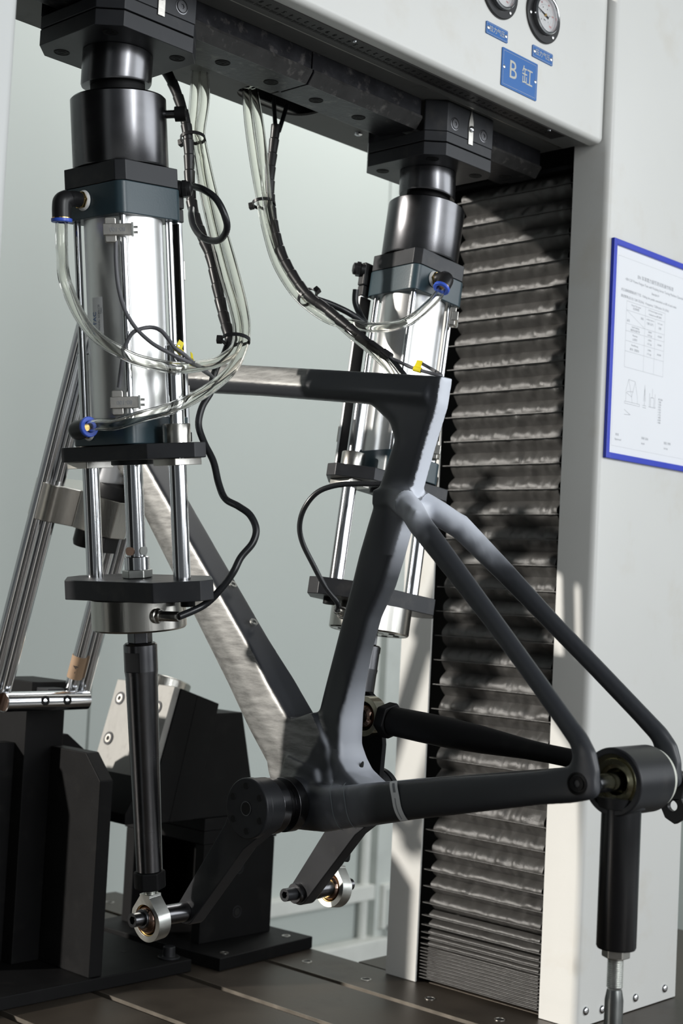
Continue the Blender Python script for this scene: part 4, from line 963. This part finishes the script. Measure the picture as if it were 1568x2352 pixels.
# small line drawings
dx, dy = x0 + .030, -.070
for a in ((0, 0, .040, 0), (0, -.003, .040, -.003), (0, 0, 0, -.003), (.040, 0, .040, -.003), (.003, 0, .003, .013), (.002, .014, .009, .032), (.009, .032, .026, .031), (.026, .031, .033, .010), (.033, .010, .034, 0), (.009, .032, .018, .008), (.018, .008, .026, .030), (.003, .013, .018, .008), (.018, .008, .020, 0), (.005, .014, .022, .016)): ln(dx + a[0], dy + a[1], dx + a[2], dy + a[3], .0004)
for a in ((.048, 0, .057, 0), (.0525, 0, .0525, .030), (.050, .006, .0525, .026), (.055, .006, .0525, .026), (.048, -.003, .057, -.003), (.064, 0, .083, 0), (.066, 0, .066, .020), (.081, 0, .081, .020), (.069, 0, .069, .014), (.078, 0, .078, .014), (.069, .014, .078, .014), (.0735, .014, .0735, .027), (0, -.012, .016, -.018), (0, -.019, .016, -.018)): ln(dx + a[0], dy + a[1], dx + a[2], dy + a[3], .0005)
for k in range(10): wr(('踏力测试', '1 底座', '2 支架', '3 前叉', '4 连杆', '5 车架', '6 气缸', '7 横梁', '8 曲柄', '9 踏板')[k], .0030, dx + .090, dy + .014 - k * .0038)
wr('核准', .0042, x0 + .010, yb + .0165); wr('Approved', .0042, x0 + .008, yb + .010)
wr('审核 张永', .0044, x0 + .078, yb + .0185); wr('Audit', .0042, x0 + .078, yb + .011)
wr('制定 李明', .0044, x0 + .140, yb + .0180); wr('List by', .0042, x0 + .140, yb + .0105)
obj('printing', g, PGY, pp)

# ------------------------------------------------------------------ hoses and cables
HOSE_A_UP=[(1.1530,1.3874,1.2357),(1.1384,1.3709,1.1802),(1.1297,1.3615,1.1399),(1.1318,1.3534,1.1225),(1.1246,1.3291,1.0674),(1.1233,1.3060,1.0099),(1.1198,1.2778,0.9525),(1.1182,1.2540,0.9078),(1.1109,1.2352,0.8764),(1.0968,1.2230,0.8502),(1.0622,1.2087,0.8297),(1.0157,1.1876,0.8153),(0.9759,1.1763,0.8062),(0.9472,1.1776,0.8053),(0.9262,1.1878,0.8089),(0.9112,1.1986,0.8166),(0.8967,1.2102,0.8267),(0.8857,1.2192,0.8394),(0.8766,1.2274,0.8569),(0.8698,1.2345,0.8770),(0.8666,1.2394,0.8931)]
HOSE_A_LOW=[(1.1616,1.3856,1.2368),(1.1502,1.3651,1.1880),(1.1400,1.3578,1.1420),(1.1391,1.3529,1.1243),(1.1401,1.3342,1.0720),(1.1406,1.3092,1.0142),(1.1350,1.2762,0.9554),(1.1319,1.2539,0.9103),(1.1233,1.2366,0.8761),(1.1047,1.2223,0.8453),(1.0732,1.2054,0.8173),(1.0224,1.1857,0.7874),(0.9733,1.1767,0.7639),(0.9400,1.1925,0.7499),(0.9223,1.2118,0.7408)]
SLEEVE_A=[(1.1045,1.3892,1.2157),(1.1095,1.3783,1.1955),(1.1145,1.3678,1.1700),(1.1182,1.3589,1.1418),(1.1196,1.3528,1.1082),(1.1200,1.3483,1.0694),(1.1186,1.3380,1.0349),(1.1186,1.3189,1.0000),(1.1217,1.3034,0.9719),(1.1222,1.2910,0.9387),(1.1226,1.2787,0.9059),(1.1165,1.2585,0.8743),(1.1160,1.2526,0.8634)]
CABLE_A=[(1.1149,1.2533,0.8684),(1.1019,1.2470,0.8468),(1.0837,1.2386,0.8267),(1.0784,1.2382,0.8122),(1.0748,1.2359,0.7975),(1.0627,1.2355,0.7784),(1.0582,1.2347,0.7579),(1.0604,1.2266,0.7381),(1.0629,1.2113,0.7157),(1.0621,1.1996,0.6909),(1.0617,1.1868,0.6737),(1.0658,1.1686,0.6652),(1.0717,1.1559,0.6561),(1.0740,1.1474,0.6409),(1.0691,1.1465,0.6254),(1.0581,1.1522,0.6090),(1.0501,1.1547,0.5920),(1.0426,1.1640,0.5740),(1.0310,1.1777,0.5551)]
LOOP_A=[(1.0423,1.2514,1.0312),(1.0393,1.2261,1.0220),(1.0434,1.2083,1.0092),(1.0512,1.2016,0.9916),(1.0605,1.2073,0.9796),(1.0700,1.2269,0.9728),(1.0759,1.2495,0.9746),(1.0798,1.2738,0.9838),(1.0857,1.2954,1.0001),(1.0954,1.3128,1.0179),(1.1111,1.3315,1.0322)]
SENS_A1=[(0.9231,1.2286,0.9396),(0.9229,1.2262,0.9167),(0.9251,1.2219,0.8884),(0.9296,1.2133,0.8626),(0.9378,1.2019,0.8434),(0.9487,1.1872,0.8285),(0.9640,1.1762,0.8198),(0.9808,1.1720,0.8146),(1.0180,1.1939,0.8147),(1.0515,1.2154,0.8143),(1.0720,1.2303,0.8128)]
SENS_A2=[(0.9370,1.2265,0.7829),(0.9353,1.2220,0.8058),(0.9342,1.2158,0.8262),(0.9355,1.2075,0.8393),(0.9421,1.2002,0.8449),(0.9518,1.1941,0.8473),(0.9565,1.1851,0.8436),(0.9600,1.1777,0.8356),(0.9635,1.1704,0.8262),(0.9741,1.1683,0.8208),(0.9991,1.1830,0.8173),(1.0342,1.2074,0.8156),(1.0621,1.2260,0.8151)]
HOSE_B_UP=[(1.2378,1.3857,1.2320),(1.2422,1.3819,1.1859),(1.2488,1.3748,1.1341),(1.2556,1.3669,1.0881),(1.2630,1.3608,1.0485),(1.2733,1.3492,1.0030),(1.2874,1.3301,0.9662),(1.3025,1.3115,0.9442),(1.3189,1.2884,0.9276),(1.3306,1.2619,0.9221),(1.3326,1.2313,0.9151),(1.3294,1.1913,0.9125),(1.3306,1.1604,0.9186)]
HOSE_B_LOW=[(1.2434,1.3799,1.2313),(1.2509,1.3727,1.1865),(1.2570,1.3661,1.1347),(1.2611,1.3611,1.0885),(1.2650,1.3541,1.0509),(1.2755,1.3421,1.0084),(1.2896,1.3230,0.9716),(1.2998,1.3094,0.9520),(1.2959,1.2688,0.9291),(1.2964,1.2270,0.8997),(1.3014,1.1946,0.8759),(1.3063,1.1694,0.8531),(1.3110,1.1520,0.8273),(1.3191,1.1462,0.7931),(1.3286,1.1600,0.7679)]
SLEEVE_B=[(1.2884,1.3792,1.1934),(1.2845,1.3790,1.1557),(1.2780,1.3744,1.1180),(1.2753,1.3682,1.0843),(1.2720,1.3544,1.0467),(1.2747,1.3399,1.0108),(1.2797,1.3183,0.9777),(1.2842,1.2939,0.9515),(1.2907,1.2736,0.9376),(1.2951,1.2418,0.9147),(1.3011,1.2084,0.8895),(1.3123,1.1764,0.8686)]
SLV_B_IN1=[(1.2865,1.3853,1.2332),(1.2890,1.3845,1.2112),(1.2884,1.3796,1.1882)]
SLV_B_IN2=[(1.3031,1.3757,1.2253),(1.2974,1.3760,1.2059),(1.2914,1.3767,1.1855)]
BRANCH_B=[(1.2881,1.2899,0.9501),(1.3067,1.2779,0.9449),(1.3265,1.2651,0.9364),(1.3461,1.2597,0.9279),(1.3560,1.2610,0.9263),(1.3701,1.2842,0.9419),(1.3677,1.2926,0.9598),(1.3668,1.2921,0.9770)]
SENS_B=[(1.3123,1.1764,0.8686),(1.3161,1.1585,0.8607),(1.3197,1.1436,0.8543),(1.3276,1.1255,0.8488),(1.3380,1.1147,0.8464),(1.3630,1.1710,0.8700)]
CABLE_B2=[(1.3126,1.1789,0.8699),(1.3152,1.1668,0.8585),(1.3214,1.1546,0.8396),(1.3314,1.1541,0.8058)]
CABLE_B=[(1.3046,1.2380,0.5627),(1.2882,1.2464,0.5836),(1.2726,1.2535,0.6099),(1.2581,1.2593,0.6361),(1.2508,1.2581,0.6572),(1.2501,1.2498,0.6788),(1.2562,1.2346,0.6980),(1.2685,1.2136,0.7073),(1.2848,1.1889,0.7100),(1.2994,1.1662,0.7115),(1.3150,1.1489,0.7233),(1.3222,1.1463,0.7506)]
def end(p6, back=.002, fwd=.012):
    p = V(p6[:3]); d = V(p6[3:]); return [tuple(p + d * fwd), tuple(p + d * -.002)]
def hose(name, pts, label, inner=.0041, r=.0065):
    o = obj(name, G().sweep(spline(pts, 7), r, 22, inner=inner), HOS, None, ang=80); return tag(o, label, 'hose', 'clear air hoses')
hose('air_hose', HOSE_A_UP + end(PT[.9425, 'p1'], fwd=.034), 'clear air hose looping across the left cylinder up to its top elbow')
hose('air_hose', HOSE_A_LOW + end(PT[.9425, 'p2'], fwd=.020), 'clear air hose sweeping down to the blue collar at the left cylinder bottom')
hose('air_hose', HOSE_B_UP + end(PT[1.4725, 'p1'], fwd=.022), 'clear air hose curving to the blue collar of the right cylinder')
hose('air_hose', HOSE_B_LOW, 'clear air hose dropping diagonally behind the bicycle top tube')
def cable(name, pts, r, m, label, cat='cable'):
    return tag(obj(name, G().sweep(spline(pts, 6), r, 14), m, None, ang=80), label, cat)
def sleeve(pts, label, r0=.0060, r1=.0070, pitch=.020):
    P = spline(pts, 24); path = []; rad = []; acc = 0
    for i in range(len(P)):
        if i: acc += (P[i] - P[i - 1]).length
        f = (acc % pitch) / pitch; path.append(P[i]); rad.append(r1 - (r1 - r0) * f)
    return tag(obj('spiral_wrap', G().sweep(path, lambda i: rad[i], 18), RUB, None, ang=25), label, 'cable wrap')
sleeve(SLEEVE_A, 'black spiral wrapped cable bundle hanging right of the left cylinder')
sleeve(SLEEVE_B, 'black spiral wrapped cable bundle running diagonally to the right cylinder', .0058, .0068)
cable('branch_cable', SLV_B_IN1, .0030, CBL, 'left short black cable between beam opening and right spiral wrap')
cable('branch_cable', SLV_B_IN2, .0030, CBL, 'right short black cable between beam opening and right spiral wrap')
cable('branch_cable', BRANCH_B, .0042, CBL, 'black cable hooking up to the gland left of the right cylinder head')
cable('load_cell_cable', CABLE_A + [tuple(V(PT[.9425, 'conn']))], .0040, CBL, 'black cable snaking across the top tube down to the left load cell')
cable('load_cell_cable', [tuple(V(PT[1.4725, 'conn']))] + CABLE_B, .0034, CBL, 'black cable arching left of the seat tube to the right load cell')
cable('sensor_loop_cable', LOOP_A, .0040, CBL, 'black looped cable from the gland on the left cylinder head')
cable('sensor_cable', SENS_A1, .0022, GRC, 'thin grey cable from the upper reed switch of the left cylinder')
cable('sensor_cable', SENS_A2, .0022, GRC, 'thin grey cable arching from the lower reed switch of the left cylinder')
cable('sensor_cable', SENS_B, .0022, GRC, 'thin grey cable with yellow tag above the seat tube top')
cable('branch_cable', CABLE_B2, .0030, CBL, 'short dark cable end dropping behind the top tube beside the yellow tag')
def marker(p, d, label):
    t = thing('cable_marker', label, 'cable tag', AX(p, V(p) + V(d)), group='yellow cable tags')
    obj('sleeve', G().lathe([(.0024, 0), (.0034, 0), (.0034, .010), (.0024, .010)], 18, close=True), YEL, t)
    obj('flag', G().add([(0, .003, 0), (.002, .011, 0), (.003, .012, .007), (.0005, .003, .008), (0.0006, .003, 0), (.0026, .011, 0), (.0036, .012, .007), (.0011, .003, .008)], [(0, 1, 2, 3), (7, 6, 5, 4), (0, 4, 5, 1), (1, 5, 6, 2), (2, 6, 7, 3), (3, 7, 4, 0)]), YEL, t)
marker((.9800, 1.1889, .8300), (.5, -.1, -.3), 'yellow tag on the arched grey cable at the left cylinder')
marker((1.0100, 1.1975, .8205), (.8, .35, -.25), 'yellow curled tag just right of the left cylinder guide rod')
marker((1.3197, 1.1436, .8543), (.35, -.8, -.25), 'yellow tag on the grey cable above the seat tube')
def tie(c, d, r, squash, label, hd):
    c = V(c); d = V(d).normalized(); M = AX(c, c + d); g = G()
    n = 40; ring = []
    for k in range(n):
        a = 2 * math.pi * k / n; ring.append((r * math.cos(a), r * squash * math.sin(a)))
    inner = [(x * (1 - .0011 / r), y * (1 - .0011 / (r * squash))) for x, y in ring]
    t = thing('cable_tie', label, 'cable tie', M, group='black cable ties')
    obj('strap', G().prism(ring, -.0022, .0022, [inner[::-1]]), RUB, t)
    a = R(hd); hx_c = (r * math.cos(a), r * squash * math.sin(a)); Mh_ = Matrix.Translation((hx_c[0], hx_c[1], 0)) @ Matrix.Rotation(a, 4, 'Z')
    obj('tie_head', G().box(-.001, .0055, -.0035, .0035, -.004, .004, Mh_), RUB, t, .0006)
tie((1.1280, 1.3569, 1.1287), (.08, .35, 1), .0165, .8, 'cable tie round the hoses just below the beam at left', -60)
tie((1.1080, 1.2350, .8625), (.35, .3, 1), .0170, .75, 'cable tie holding the hoses where they fork near the top tube', 0)
tie((1.2649, 1.3694, 1.0803), (.05, .3, 1), .0165, .8, 'cable tie at mid height on the diagonal right bundle', -50)
tie((1.2915, 1.3060, .9545), (.1, -.75, -.6), .0160, .8, 'cable tie at the bend of the diagonal right bundle', 60)
